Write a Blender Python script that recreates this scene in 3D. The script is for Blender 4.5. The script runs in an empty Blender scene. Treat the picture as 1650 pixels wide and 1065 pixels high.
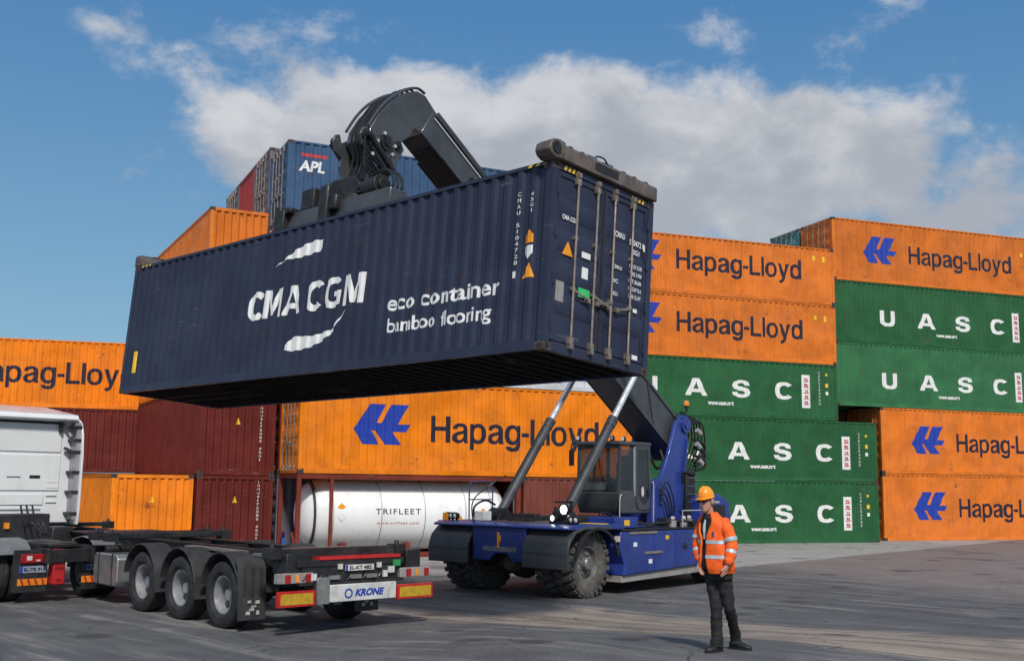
import bpy, bmesh, math, random
from mathutils import Vector, Matrix, Euler
random.seed(7)
S = bpy.context.scene
COL = S.collection
R = math.radians
PI = math.pi

# ------------------------------------------------------------------ camera, world, sun, exposure
cam_d = bpy.data.cameras.new('camera'); cam = bpy.data.objects.new('camera', cam_d); COL.objects.link(cam)
cam_d.sensor_width = 36; cam_d.lens = 1777.8/1650*36; cam_d.clip_end = 3000; cam_d.clip_start = .1
cam.matrix_world = Matrix.Translation((0,0,2.299)) @ Matrix.Rotation(PI/2+.13861, 4, 'X') @ Matrix.Rotation(.01262, 4, 'Z')
S.camera = cam
S.render.resolution_x = 1024; S.render.resolution_y = 660
S.view_settings.view_transform = 'Standard'; S.view_settings.look = 'None'
S.view_settings.exposure = 0.16; S.view_settings.gamma = 1

SUN_EL, SUN_AZ = 44, 168          # degrees; azimuth clockwise from +Y (the way the camera looks)
W = bpy.data.worlds.new('World'); S.world = W; W.use_nodes = True

class NT:
    def __init__(s, nt): s.nt = nt; s.N = nt.nodes; s.L = nt.links
    def n(s, t, **kw):
        nd = s.N.new(t)
        for k, v in kw.items():
            if k.startswith('i_'):
                key = k[2:]; key = int(key) if key.isdigit() else key.replace('_', ' ')
                sk = nd.inputs[key]
                if hasattr(v, 'is_linked') or isinstance(v, bpy.types.NodeSocket): s.L.new(v, sk)
                else: sk.default_value = v
            else: setattr(nd, k, v)
        return nd
    def math(s, op, a, b=0, c=None, clamp=False):
        m = s.n('ShaderNodeMath', operation=op); m.use_clamp = clamp
        for i, v in enumerate((a, b) if c is None else (a, b, c)):
            if isinstance(v, bpy.types.NodeSocket): s.L.new(v, m.inputs[i])
            else: m.inputs[i].default_value = v
        return m.outputs[0]
    def vmath(s, op, a, b=(0,0,0)):
        m = s.n('ShaderNodeVectorMath', operation=op)
        for i, v in enumerate((a, b)):
            if isinstance(v, bpy.types.NodeSocket): s.L.new(v, m.inputs[i])
            else: m.inputs[i].default_value = v
        return m.outputs['Value'] if op in ('LENGTH','DOT_PRODUCT') else m.outputs[0]
    def mix(s, f, a, b, blend='MIX'):
        m = s.n('ShaderNodeMix', data_type='RGBA', blend_type=blend)
        for i, v in ((0, f), (6, a), (7, b)):
            if isinstance(v, bpy.types.NodeSocket): s.L.new(v, m.inputs[i])
            else: m.inputs[i].default_value = v
        return m.outputs[2]
    def ramp(s, f, lo, hi, a=0., b=1., sm=True):
        m = s.n('ShaderNodeMapRange'); m.interpolation_type = 'SMOOTHSTEP' if sm else 'LINEAR'
        for i, v in enumerate((f, lo, hi, a, b)):
            if isinstance(v, bpy.types.NodeSocket): s.L.new(v, m.inputs[i])
            else: m.inputs[i].default_value = v
        return m.outputs[0]
    def noise(s, vec, scale, detail=4, rough=.55, dist=0):
        m = s.n('ShaderNodeTexNoise'); s.L.new(vec, m.inputs['Vector'])
        m.inputs['Scale'].default_value = scale; m.inputs['Detail'].default_value = detail
        m.inputs['Roughness'].default_value = rough; m.inputs['Distortion'].default_value = dist
        return m.outputs['Fac']

def build_world():
    t = NT(W.node_tree)
    for nd in list(t.N): t.N.remove(nd)
    sky = t.n('ShaderNodeTexSky', sky_type='NISHITA', sun_disc=False)
    sky.sun_elevation = R(SUN_EL); sky.sun_rotation = R(SUN_AZ); sky.air_density = 1.0; sky.dust_density = .3; sky.ozone_density = 2.0
    g = t.n('ShaderNodeTexCoord').outputs['Generated']
    d = t.vmath('NORMALIZE', g)
    # blue of a polarised summer sky
    hs = t.n('ShaderNodeHueSaturation'); t.L.new(sky.outputs[0], hs.inputs['Color'])
    hs.inputs['Saturation'].default_value = 1.12; hs.inputs['Value'].default_value = .85; hs.inputs['Hue'].default_value = .492
    zz = t.n('ShaderNodeSeparateXYZ'); t.L.new(d, zz.inputs[0])
    el = zz.outputs['Z']
    blue = t.mix(t.ramp(el, .0, .5), (2.2, 4.1, 5.7, 1), (.60, 2.15, 4.8, 1))
    base = t.mix(.72, hs.outputs[0], blue)
    # cloud banks: soft ellipsoid lobes in direction space broken up by noise
    w1 = t.vmath('MULTIPLY', d, (1, 1, 1.55))
    nz1 = t.noise(w1, 6.0, 12, .6, .25)
    nz2 = t.noise(w1, 15, 10, .62, .2)
    lobes = [((-.225,.93,.295), .085, 1.25), ((-.15,.93,.312), .10, 1.3), ((-.071,.944,.308), .12, 1.35), ((.04,.95,.305), .135, 1.45), ((.075,.935,.340), .07, 1.25),
             ((.16,.93,.30), .12, 1.45), ((.25,.925,.300), .085, 1.4), ((.21,.945,.262), .13, 1.45), ((.31,.92,.27), .10, 1.25), ((.10,.95,.255), .13, 1.35),
             ((-.32,.878,.367), .085, .36), ((-.27,.89,.352), .06, .33), ((-.19,.902,.385), .10, .36), ((.18,.90,.385), .06, .37), ((.31,.87,.385), .085, .36), ((-.29,.922,.26), .07, .46),
             ((.37,.90,.235), .13, .92), ((.44,.88,.215), .10, .80), ((.15,.95,.21), .16, .95), ((-.02,.96,.29), .13, .95), ((.33,.90,.30), .09, .7)]
    tot = None
    for c, r, s_ in lobes:
        v = t.vmath('SUBTRACT', d, c); v = t.vmath('MULTIPLY', v, (1, 1, 1.45))
        a = t.ramp(t.vmath('LENGTH', v), r*1.1, r*.2, 0, s_)
        tot = a if tot is None else t.math('MAXIMUM', tot, a)
    far = t.math('MULTIPLY', t.ramp(zz.outputs['Y'], .75, .2), .62)      # scattered cloud over the rest of the sky
    tot = t.math('MAXIMUM', tot, far)
    nn = t.math('ADD', t.math('MULTIPLY', nz1, .62), t.math('MULTIPLY', nz2, .38))
    dens = t.math('ADD', t.math('MULTIPLY', tot, .62), t.math('SUBTRACT', nn, .5))
    dens = t.math('ADD', dens, t.math('MULTIPLY', t.math('SUBTRACT', nz2, .5), .9))
    m = t.ramp(dens, .16, .62)
    m = t.math('MULTIPLY', m, .90)
    shade = t.noise(t.vmath('ADD', w1, (.0, .0, .12)), 7.5, 9, .58, .2)
    hi = t.mix(t.ramp(t.math('ADD', shade, t.math('MULTIPLY', t.math('SUBTRACT', el, .29), 1.6)), .38, .68), (4.0, 4.15, 4.55, 1), (6.5, 6.5, 6.6, 1))
    colr = t.mix(m, base, hi)
    bg = t.n('ShaderNodeBackground'); t.L.new(colr, bg.inputs[0]); bg.inputs[1].default_value = .094
    out = t.n('ShaderNodeOutputWorld'); t.L.new(bg.outputs[0], out.inputs[0])
build_world()
sd = bpy.data.lights.new('sun', 'SUN'); sd.energy = 3.0; sd.angle = R(7); sd.color = (1, .955, .89)
sun = bpy.data.objects.new('sun', sd); COL.objects.link(sun)
_d = Vector((math.sin(R(SUN_AZ))*math.cos(R(SUN_EL)), math.cos(R(SUN_AZ))*math.cos(R(SUN_EL)), math.sin(R(SUN_EL))))
sun.rotation_euler = _d.to_track_quat('Z', 'Y').to_euler(); sun.location = _d*60

# ------------------------------------------------------------------ materials
MATS = {}
def mat(name, color, rough=.5, metal=0, var=.12, vscale=3, bump=0, bscale=40, dirt=None, damt=.5, dscale=1.2, streak=False, emit=None, estr=0, alpha=1, trans=0, spec=.5, coat=0):
    if name in MATS: return MATS[name]
    m = bpy.data.materials.new(name); m.use_nodes = True; MATS[name] = m
    t = NT(m.node_tree); b = t.N['Principled BSDF']
    oc = t.n('ShaderNodeTexCoord').outputs['Object']
    oi = t.n('ShaderNodeObjectInfo').outputs['Random']
    off = t.n('ShaderNodeCombineXYZ'); t.L.new(t.math('MULTIPLY', oi, 37.), off.inputs[0]); t.L.new(t.math('MULTIPLY', oi, 91.), off.inputs[1])
    vec = t.vmath('ADD', oc, off.outputs[0])
    c = (*color, 1)
    n1 = t.noise(vec, vscale, 5, .6)
    dark = tuple(x*(1-var*1.6) for x in color)+(1,); lite = tuple(min(1, x*(1+var)+var*.02) for x in color)+(1,)
    cc = t.mix(t.ramp(n1, .3, .7), dark, lite)
    if dirt:
        sv = t.vmath('MULTIPLY', vec, (3.2, 3.2, .35) if streak else (1, 1, 1))
        n2 = t.noise(sv, dscale, 7, .68)
        n3 = t.noise(vec, dscale*5, 5, .7)
        f = t.ramp(t.math('ADD', t.math('MULTIPLY', n2, .75), t.math('MULTIPLY', n3, .25)), .5, .74, 0, damt)
        cc = t.mix(f, cc, (*dirt, 1))
    t.L.new(cc, b.inputs['Base Color'])
    r2 = t.ramp(t.noise(vec, vscale*2.3, 4), .3, .7, max(0, rough-.09), min(1, rough+.09))
    t.L.new(r2, b.inputs['Roughness'])
    b.inputs['Metallic'].default_value = metal
    b.inputs['Specular IOR Level'].default_value = spec
    if coat: b.inputs['Coat Weight'].default_value = coat
    if trans: b.inputs['Transmission Weight'].default_value = trans
    if alpha < 1: b.inputs['Alpha'].default_value = alpha
    if emit: b.inputs['Emission Color'].default_value = (*emit, 1); b.inputs['Emission Strength'].default_value = estr
    if bump:
        bn = t.n('ShaderNodeBump'); bn.inputs['Strength'].default_value = bump; bn.inputs['Distance'].default_value = .02
        t.L.new(t.noise(vec, bscale, 5, .6), bn.inputs['Height']); t.L.new(bn.outputs[0], b.inputs['Normal'])
    return m

RUST = (.12, .045, .02); GRIME = (.035, .028, .022)
def paint(name, c, dirt=RUST, damt=.35, rough=.42, bump=.35):
    new = name not in MATS
    m = mat(name, c, rough, 0, .12, 1.1, bump, 2.6, dirt, damt, 1.4, True, spec=.22)
    if new:                      # rust freckles, scrapes and a slightly different fading on every box
        t = NT(m.node_tree); b = t.N['Principled BSDF']; src = b.inputs['Base Color'].links[0].from_socket
        oc = t.n('ShaderNodeTexCoord').outputs['Object']; rnd = t.n('ShaderNodeObjectInfo').outputs['Random']
        of = t.n('ShaderNodeCombineXYZ'); t.L.new(t.math('MULTIPLY', rnd, 53.), of.inputs[0]); t.L.new(t.math('MULTIPLY', rnd, 17.), of.inputs[2])
        v = t.vmath('ADD', oc, of.outputs[0])
        g = sum(c)/3
        fade = t.mix(t.math('MULTIPLY', t.ramp(t.noise(v, .45, 4, .6), .35, .7), .14), src, (c[0]*.75+g*.35, c[1]*.75+g*.35, c[2]*.75+g*.35, 1))
        spots = t.ramp(t.math('ADD', t.math('MULTIPLY', t.noise(v, 9, 6, .75), .6), t.math('MULTIPLY', t.noise(v, 1.2, 3), .4)), .585, .64, 0, .75)
        c2 = t.mix(spots, fade, (.10, .04, .02, 1))
        sv_ = t.vmath('MULTIPLY', v, (.6, .6, 9))
        scr = t.ramp(t.math('ADD', t.math('MULTIPLY', t.noise(sv_, 1.6, 7, .7), .7), t.math('MULTIPLY', t.noise(v, .8, 3), .3)), .60, .64, 0, .45)
        c2 = t.mix(scr, c2, (min(1, c[0]*.6+.16), min(1, c[1]*.6+.15), min(1, c[2]*.6+.14), 1))
        hv = t.n('ShaderNodeHueSaturation'); t.L.new(c2, hv.inputs['Color']); t.L.new(t.ramp(rnd, 0, 1, .90, 1.08, False), hv.inputs['Value'])
        t.L.new(hv.outputs[0], b.inputs['Base Color'])
    return m
P_ORANGE = paint('orange_container_paint', (.84, .222, .003), (.30, .07, .012), .6)
P_ORANGE2 = paint('faded_orange_container_paint', (.70, .180, .018), (.27, .075, .025), .75, .5)
P_GREEN = paint('green_container_paint', (.022, .112, .040), (.02, .06, .03), .5, .5)
P_GREEN2 = paint('light_green_container_paint', (.038, .165, .065), (.025, .08, .04), .5, .5)
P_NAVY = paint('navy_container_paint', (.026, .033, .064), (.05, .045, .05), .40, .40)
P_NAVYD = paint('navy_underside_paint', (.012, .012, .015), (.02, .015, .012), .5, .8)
P_MAROON = paint('maroon_container_paint', (.125, .018, .014), (.06, .014, .012), .5, .5)
P_BROWN = paint('brown_container_paint', (.17, .045, .03), (.07, .03, .02), .5, .55)
P_BLUE = paint('blue_container_paint', (.040, .088, .175), (.10, .10, .13), .4, .5)
P_RED = paint('red_container_paint', (.30, .035, .03), (.14, .03, .03), .5, .5)
P_GREY = paint('grey_container_paint', (.15, .13, .16), (.09, .06, .05), .6, .5)
P_WHITE = paint('white_container_paint', (.62, .63, .65), (.3, .22, .16), .5, .5)
P_TEAL = paint('teal_container_paint', (.10, .27, .27), (.10, .12, .12), .5, .5)
STEELROD = mat('galvanised_steel', (.30, .255, .21), .5, .55, .2, 9, dirt=RUST, damt=.6, dscale=6)
CASTING = mat('worn_casting_steel', (.085, .065, .055), .6, .3, .25, 12, .3, 30, RUST, .6, 8)
GASKET = mat('black_rubber_gasket', (.018, .018, .02), .7)
WHITE_L = mat('white_lettering', (.78, .78, .76), .55, 0, .05, 4, dirt=(.4,.38,.36), damt=.35, dscale=3, streak=True)
BLACK_L = mat('dark_navy_lettering', (.010, .010, .030), .5, 0, .1, 4)
BLUE_L = mat('blue_logo_paint', (.012, .045, .36), .5, 0, .08, 4)
RED_L = mat('red_lettering', (.5, .04, .05), .5)
YEL_L = mat('yellow_sticker', (.85, .52, .02), .5)
ORG_L = mat('orange_sticker', (.9, .33, .01), .5)
GRN_L = mat('green_sticker', (.05, .55, .16), .5)
GREY_L = mat('grey_plate', (.36, .34, .32), .45, .4)
BLK_L = mat('black_marking', (.012, .012, .012), .6)

# ------------------------------------------------------------------ mesh helpers
class MB:
    def __init__(s): s.v = []; s.f = []; s.mi = []; s.cm = 0
    def add(s, vs, fs, M=None):
        b = len(s.v)
        s.v += [tuple(M @ Vector(v)) if M is not None else tuple(v) for v in vs]
        s.f += [tuple(i+b for i in f) for f in fs]; s.mi += [s.cm]*len(fs)
        return s
    def box(s, x0, x1, y0, y1, z0, z1, M=None):
        vs = [(x,y,z) for z in (z0,z1) for y in (y0,y1) for x in (x0,x1)]
        return s.add(vs, [(0,2,3,1),(4,5,7,6),(0,1,5,4),(2,6,7,3),(0,4,6,2),(1,3,7,5)], M)
    def cbox(s, x, y, z, dx, dy, dz, M=None): return s.box(x-dx/2, x+dx/2, y-dy/2, y+dy/2, z-dz/2, z+dz/2, M)
    def beam(s, p0, p1, w, h, up=(0,0,1), w1=None, h1=None):
        p0 = Vector(p0); p1 = Vector(p1); a = (p1-p0).normalized(); sd_ = a.cross(Vector(up)).normalized(); u = sd_.cross(a)
        w1 = w if w1 is None else w1; h1 = h if h1 is None else h1
        vs = []
        for p, ww, hh in ((p0,w,h),(p1,w1,h1)):
            for i, j in ((-1,-1),(1,-1),(1,1),(-1,1)): vs.append(p+sd_*ww/2*i+u*hh/2*j)
        return s.add(vs, [(3,2,1,0),(4,5,6,7),(0,1,5,4),(1,2,6,5),(2,3,7,6),(3,0,4,7)])
    def cyl(s, p0, p1, r0, r1=None, n=16, caps=True):
        p0 = Vector(p0); p1 = Vector(p1); r1 = r0 if r1 is None else r1
        a = (p1-p0).normalized(); u = a.orthogonal().normalized(); w = a.cross(u)
        vs = []
        for p, r in ((p0,r0),(p1,r1)):
            for i in range(n):
                t = 2*PI*i/n; vs.append(p+(u*math.cos(t)+w*math.sin(t))*r)
        fs = [(i,(i+1)%n,n+(i+1)%n,n+i) for i in range(n)]
        if caps: fs += [tuple(range(n-1,-1,-1)), tuple(range(n,2*n))]
        return s.add(vs, fs)
    def tube(s, pts, r, n=8, sub=4):
        P = [Vector(p) for p in pts]
        if sub > 1 and len(P) > 2:
            Q = []
            for i in range(len(P)-1):
                p0 = P[max(0,i-1)]; p1 = P[i]; p2 = P[i+1]; p3 = P[min(len(P)-1,i+2)]
                for k in range(sub):
                    t = k/sub; Q.append(.5*((2*p1)+(-p0+p2)*t+(2*p0-5*p1+4*p2-p3)*t*t+(-p0+3*p1-3*p2+p3)*t**3))
            Q.append(P[-1]); P = Q
        vs = []; u = None
        for i, p in enumerate(P):
            a = (P[min(i+1,len(P)-1)]-P[max(0,i-1)]).normalized()
            if u is None: u = a.orthogonal().normalized()
            u = (u-a*u.dot(a)).normalized(); w = a.cross(u)
            for k in range(n):
                t = 2*PI*k/n; vs.append(p+(u*math.cos(t)+w*math.sin(t))*r)
        m = len(P); fs = []
        for i in range(m-1):
            for k in range(n): fs.append((i*n+k, i*n+(k+1)%n, (i+1)*n+(k+1)%n, (i+1)*n+k))
        fs += [tuple(range(n-1,-1,-1)), tuple(range((m-1)*n, m*n))]
        return s.add(vs, fs)
    def prism(s, poly, axis, a0, a1, M=None):
        """poly = 2D outline; axis 'x' -> (y,z), 'y' -> (x,z), 'z' -> (x,y)"""
        def P(p, a): return {'x':(a,p[0],p[1]), 'y':(p[0],a,p[1]), 'z':(p[0],p[1],a)}[axis]
        n = len(poly); vs = [P(p,a0) for p in poly]+[P(p,a1) for p in poly]
        fs = [tuple(range(n-1,-1,-1)), tuple(range(n,2*n))]+[(i,(i+1)%n,n+(i+1)%n,n+i) for i in range(n)]
        return s.add(vs, fs, M)
    def lathe(s, prof, o, axis, n=32, close=False):
        """prof = [(radius, offset along axis)]"""
        o = Vector(o); a = Vector(axis).normalized(); u = a.orthogonal().normalized(); w = a.cross(u); m = len(prof); vs = []
        for r, t_ in prof:
            for k in range(n):
                t = 2*PI*k/n; vs.append(o+a*t_+(u*math.cos(t)+w*math.sin(t))*r)
        fs = [(i*n+k, i*n+(k+1)%n, (i+1)*n+(k+1)%n, (i+1)*n+k) for i in range(m-1) for k in range(n)]
        if close: fs += [((m-1)*n+k, (m-1)*n+(k+1)%n, (k+1)%n, k) for k in range(n)]
        return s.add(vs, fs)
    def loft(s, rings, n=20, caps=True):
        """rings = [(center, half-width vector, half-depth vector[, power])]"""
        vs = []; m = len(rings)
        for rg in rings:
            c, a, b = (Vector(q) for q in rg[:3]); pw = rg[3] if len(rg) > 3 else 1
            for k in range(n):
                t = 2*PI*k/n; ct, st = math.cos(t), math.sin(t)
                ct = math.copysign(abs(ct)**pw, ct); st = math.copysign(abs(st)**pw, st)
                vs.append(c+a*ct+b*st)
        fs = [(i*n+k, i*n+(k+1)%n, (i+1)*n+(k+1)%n, (i+1)*n+k) for i in range(m-1) for k in range(n)]
        if caps: fs += [tuple(range(n-1,-1,-1)), tuple(range((m-1)*n, m*n))]
        return s.add(vs, fs)
    def mesh(s, name, mats, smooth=True, angle=35):
        me = bpy.data.meshes.new(name); me.from_pydata(s.v, [], s.f)
        for m in (mats if isinstance(mats, (list,tuple)) else [mats]): me.materials.append(m)
        for p, i in zip(me.polygons, s.mi): p.material_index = i
        bm = bmesh.new(); bm.from_mesh(me); bmesh.ops.recalc_face_normals(bm, faces=bm.faces); bm.to_mesh(me); bm.free()
        if smooth:
            for p in me.polygons: p.use_smooth = True
            me.set_sharp_from_angle(angle=R(angle))
        me.update(); return me
    def build(s, name, mats, parent=None, bevel=0, smooth=True, angle=35):
        o = bpy.data.objects.new(name, s.mesh(name, mats, smooth, angle)); COL.objects.link(o); o.parent = parent
        if bevel:
            b = o.modifiers.new('bevel', 'BEVEL'); b.width = bevel; b.segments = 2; b.limit_method = 'ANGLE'; b.angle_limit = R(40)
        return o

def tag(o, label, cat, group=None, kind=None):
    if label: o['label'] = label
    if cat: o['category'] = cat
    if group: o['group'] = group
    if kind: o['kind'] = kind
    return o
def thing(name, label, cat, M, group=None):
    o = bpy.data.objects.new(name, None); COL.objects.link(o); o.empty_display_size = .3
    o.matrix_world = M if isinstance(M, Matrix) else Matrix.Translation(M)
    return tag(o, label, cat, group)
def TR(x, y, z, deg=0): return Matrix.Translation((x,y,z)) @ Matrix.Rotation(R(deg), 4, 'Z')
def inst(name, me, parent):
    o = bpy.data.objects.new(name, me); COL.objects.link(o); o.parent = parent; return o

# ------------------------------------------------------------------ lettering
def text_bm(txt, x0, x1, z0, z1, bold=.0, shear=0, spacing=1, fit='cap'):
    """filled 2-D lettering in the XZ plane, its capitals fitted to the box"""
    def geo(tx):
        cu = bpy.data.curves.new('txt', 'FONT'); cu.body = tx; cu.size = 1; cu.offset = bold; cu.shear = shear; cu.space_character = spacing
        cu.resolution_u = 4; cu.fill_mode = 'FRONT'
        ob = bpy.data.objects.new('txt', cu); COL.objects.link(ob)
        dg = bpy.context.evaluated_depsgraph_get(); me = bpy.data.meshes.new_from_object(ob.evaluated_get(dg))
        bpy.data.objects.remove(ob); bpy.data.curves.remove(cu); return me
    me = geo(txt); bm = bmesh.new(); bm.from_mesh(me); bpy.data.meshes.remove(me)
    xs = [v.co.x for v in bm.verts]; ax, bx = min(xs), max(xs)
    ref = geo('x' if fit == 'x' else 'H'); ys = [v.co.y for v in ref.vertices]; ay, by = min(ys), max(ys); bpy.data.meshes.remove(ref)
    for v in bm.verts:
        v.co = Vector((x0+(v.co.x-ax)/(bx-ax)*(x1-x0), 0, z0+(v.co.y-ay)/(by-ay)*(z1-z0)))
    return bm
def poly_bm(polys):
    from mathutils.geometry import tessellate_polygon
    bm = bmesh.new()
    for p in polys:
        vs = [bm.verts.new((q[0], 0, q[1])) for q in p]
        for tri in tessellate_polygon([[Vector((q[0], q[1], 0)) for q in p]]): bm.faces.new([vs[i] for i in tri])
    return bm
def rect(x0, x1, z0, z1): return [(x0,z0),(x1,z0),(x1,z1),(x0,z1)]
def join_bms(bms):
    out = bmesh.new()
    for b in bms:
        me = bpy.data.meshes.new('t'); b.to_mesh(me); out.from_mesh(me); bpy.data.meshes.remove(me); b.free()
    return out
def drape(bm, breaks, fy, lift=.004):
    """cut at every fold of the corrugation and press the lettering onto it"""
    xs = [v.co.x for v in bm.verts]; a, b = min(xs), max(xs)
    for x in breaks:
        if a < x < b: bmesh.ops.bisect_plane(bm, geom=bm.verts[:]+bm.edges[:]+bm.faces[:], plane_co=(x,0,0), plane_no=(1,0,0), dist=1e-5)
    for v in bm.verts: v.co.y = fy(v.co.x)-lift
    return bm
def bm_mesh(name, bm, m):
    for f in bm.faces:
        f.normal_update()
        if f.normal.y > 0: f.normal_flip()
    me = bpy.data.meshes.new(name); bm.to_mesh(me); bm.free(); me.materials.append(m); return me

def _arc(cx, cy, rx, ry, a0, a1, n=14, pw=.86):
    out = []
    for i in range(n+1):
        a = R(a0+(a1-a0)*i/n); c, q = math.cos(a), math.sin(a)
        out.append((cx+rx*math.copysign(abs(c)**pw, c), cy+ry*math.copysign(abs(q)**pw, q)))
    return out
def _g():
    bowl = _arc(.31,.37,.31,.39,58,302,22); hole = _arc(.325,.37,.155,.245,0,345,20)
    G = {}
    G['H'] = (.76, [[(0,0),(0,1),(.18,1),(.18,.60),(.58,.60),(.58,1),(.76,1),(.76,0),(.58,0),(.58,.44),(.18,.44),(.18,0)]])
    G['L'] = (.60, [[(0,0),(0,1),(.18,1),(.18,.16),(.60,.16),(.60,0)]])
    G['l'] = (.17, [[(0,0),(0,1),(.17,1),(.17,0)]])
    G['-'] = (.30, [[(0,.30),(0,.45),(.30,.45),(.30,.30)]])
    G['o'] = (.66, [_arc(.33,.37,.33,.39,0,350,30), _arc(.33,.37,.165,.245,0,345,22)])
    G['d'] = (.64, [[(.64,0),(.64,1),(.47,1),(.47,.69)]+bowl[1:-1]+[(.47,.06),(.47,0)], hole])
    G['p'] = (.64, [[(.64-x,.74-y) for x,y in [(.64,0),(.64,1),(.47,1),(.47,.69)]+bowl[1:-1]+[(.47,.06),(.47,0)]], [(.64-x,.74-y) for x,y in hole]])
    G['g'] = (.64, [[(.64,.74),(.48,.74),(.47,.67)]+bowl[1:-1]+[(.46,.06),(.46,-.04),(.41,-.12),(.30,-.14),(.21,-.08),(.04,-.08),(.08,-.20),(.18,-.27),(.32,-.28),(.48,-.26),(.59,-.18),(.64,-.05)], hole])
    G['a'] = (.66, [[(.66,0),(.48,0),(.46,.08),(.38,.01),(.26,-.02),(.12,.02),(.03,.11),(.02,.24),(.08,.35),(.18,.41),(.31,.44),(.42,.47),(.455,.52),(.44,.59),(.38,.62),(.30,.62),(.22,.59),(.20,.52),(.04,.52),(.06,.64),(.16,.73),(.32,.76),(.50,.73),(.60,.64),(.625,.50),(.625,.12)], [(.45,.36),(.34,.32),(.24,.29),(.19,.21),(.23,.13),(.32,.11),(.41,.16),(.45,.26)]])
    G['y'] = (.64, [[(0,.74),(.18,.74),(.33,.24),(.46,.74),(.64,.74),(.40,.0),(.33,-.17),(.22,-.27),(.06,-.27),(.06,-.13),(.16,-.13),(.22,-.07),(.24,0)]])
    G['U'] = (.85, [[(0,1),(0,.40)]+_arc(.425,.36,.425,.38,180,360,16,.75)+[(.85,.40),(.85,1),(.61,1),(.61,.42)]+_arc(.425,.38,.185,.19,360,180,12,.8)+[(.24,.42),(.24,1)]])
    G['A'] = (1.02, [[(0,0),(.36,1),(.66,1),(1.02,0),(.77,0),(.71,.19),(.31,.19),(.25,0)], [(.375,.38),(.645,.38),(.51,.79)]])
    G['S'] = (.88, [[(.02,.31),(.25,.31),(.30,.21),(.45,.17),(.60,.20),(.63,.29),(.56,.36),(.30,.41),(.10,.50),(.03,.69),(.10,.89),(.28,1.0),(.45,1.02),(.65,.99),(.80,.88),(.85,.70),(.62,.70),(.57,.80),(.45,.84),(.31,.81),(.27,.72),(.34,.65),(.60,.59),(.81,.49),(.88,.30),(.81,.12),(.63,.0),(.45,-.02),(.24,.01),(.07,.13)]])
    G['C'] = (.86, [_arc(.45,.5,.45,.52,38,322,26,.8)+[(.62,.28)]+_arc(.45,.5,.22,.31,310,50,18,.8)[1:-1]+[(.62,.72)]])
    G['G'] = (.88, [_arc(.45,.5,.45,.52,38,300,24,.8)+[(.86,.08),(.86,.54),(.46,.54),(.46,.37),(.65,.37),(.65,.25)]+_arc(.45,.5,.22,.31,300,50,18,.8)[1:-1]+[(.62,.72)]])
    G['M'] = (1.02, [[(0,0),(0,1),(.30,1),(.51,.40),(.72,1),(1.02,1),(1.02,0),(.80,0),(.80,.66),(.60,.06),(.42,.06),(.22,.66),(.22,0)]])
    return G
GLY = _g()
def word_bm(txt, x0, x1, z0, z1, gap=.055, space=.35, shear=0):
    """block lettering drawn glyph by glyph, capitals z0..z1"""
    from mathutils.geometry import tessellate_polygon
    tot = 0; place = []
    for ch in txt:
        if ch == ' ': tot += space; continue
        place.append((ch, tot)); tot += GLY[ch][0]+gap
    tot -= gap; bm = bmesh.new(); k = (x1-x0)/tot; h = z1-z0
    for ch, o in place:
        loops = GLY[ch][1]
        tris = tessellate_polygon([[Vector((p[0], p[1], 0)) for p in lp] for lp in loops])
        flat = [p for lp in loops for p in lp]
        vs = [bm.verts.new((x0+(o+p[0]+shear*p[1])*k, 0, z0+p[1]*h)) for p in flat]
        for tr in tris:
            try: bm.faces.new([vs[i] for i in tr])
            except ValueError: pass
    return bm

# ------------------------------------------------------------------ shipping containers
CW = 2.438
DEP = .036; REC = .012
def corr(L, per=.278, margin=.15):
    n = max(2, round((L-2*margin)/per)); p = (L-2*margin)/n; br = []; ys = []
    for i in range(n):
        x = margin+i*p
        for fr, y in ((0,0),(.28,0),(.48,1),(.80,1)): br.append(x+fr*p); ys.append(y)
    br.append(L-margin); ys.append(0)
    return br, ys
def corr_fn(L, per=.278, margin=.15, rec=REC, dep=DEP):
    br, ys = corr(L, per, margin)
    def f(x):
        if x <= br[0] or x >= br[-1]: return rec
        for i in range(len(br)-1):
            if x <= br[i+1]:
                t = (x-br[i])/(br[i+1]-br[i]); return rec+dep*(ys[i]*(1-t)+ys[i+1]*t)
        return rec
    return br, f
CACHE = {}
def cached(key, fn):
    if key not in CACHE: CACHE[key] = fn()
    return CACHE[key]
def wall_mesh(L, H, m, per=.278, margin=.15, dep=DEP):
    def mk():
        br, f = corr_fn(L, per, margin, REC, dep)
        b = MB(); vs = []; zb, zt = .14, H-.055
        xs = [.02]+br+[L-.02]
        for x in xs:
            for z in (zb, zt): vs.append((x, f(x), z))
        b.add(vs, [(2*i, 2*i+2, 2*i+3, 2*i+1) for i in range(len(xs)-1)])
        me = b.mesh('side_wall', m, smooth=False); return me
    return cached(('wall', L, H, m.name, per), mk)
def frame_mesh(L, H, m):
    def mk():
        b = MB(); W_ = CW
        for x in (0, L-.12):
            for y in (0, W_-.12): b.box(x, x+.12, y, y+.12, .118, H-.118)
        for y in (0, W_-.07):
            b.box(.178, L-.178, y+.004, y+.066, .004, .15)
            b.box(.178, L-.178, y+.004, y+.066, H-.062, H-.006)
        for x in (0, L-.1):
            b.box(x+.004, x+.096, .162, W_-.162, .004, .15); b.box(x+.004, x+.096, .162, W_-.162, H-.11, H-.006)
        return b.mesh('frame', m)
    return cached(('frame', L, H, m.name), mk)
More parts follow.
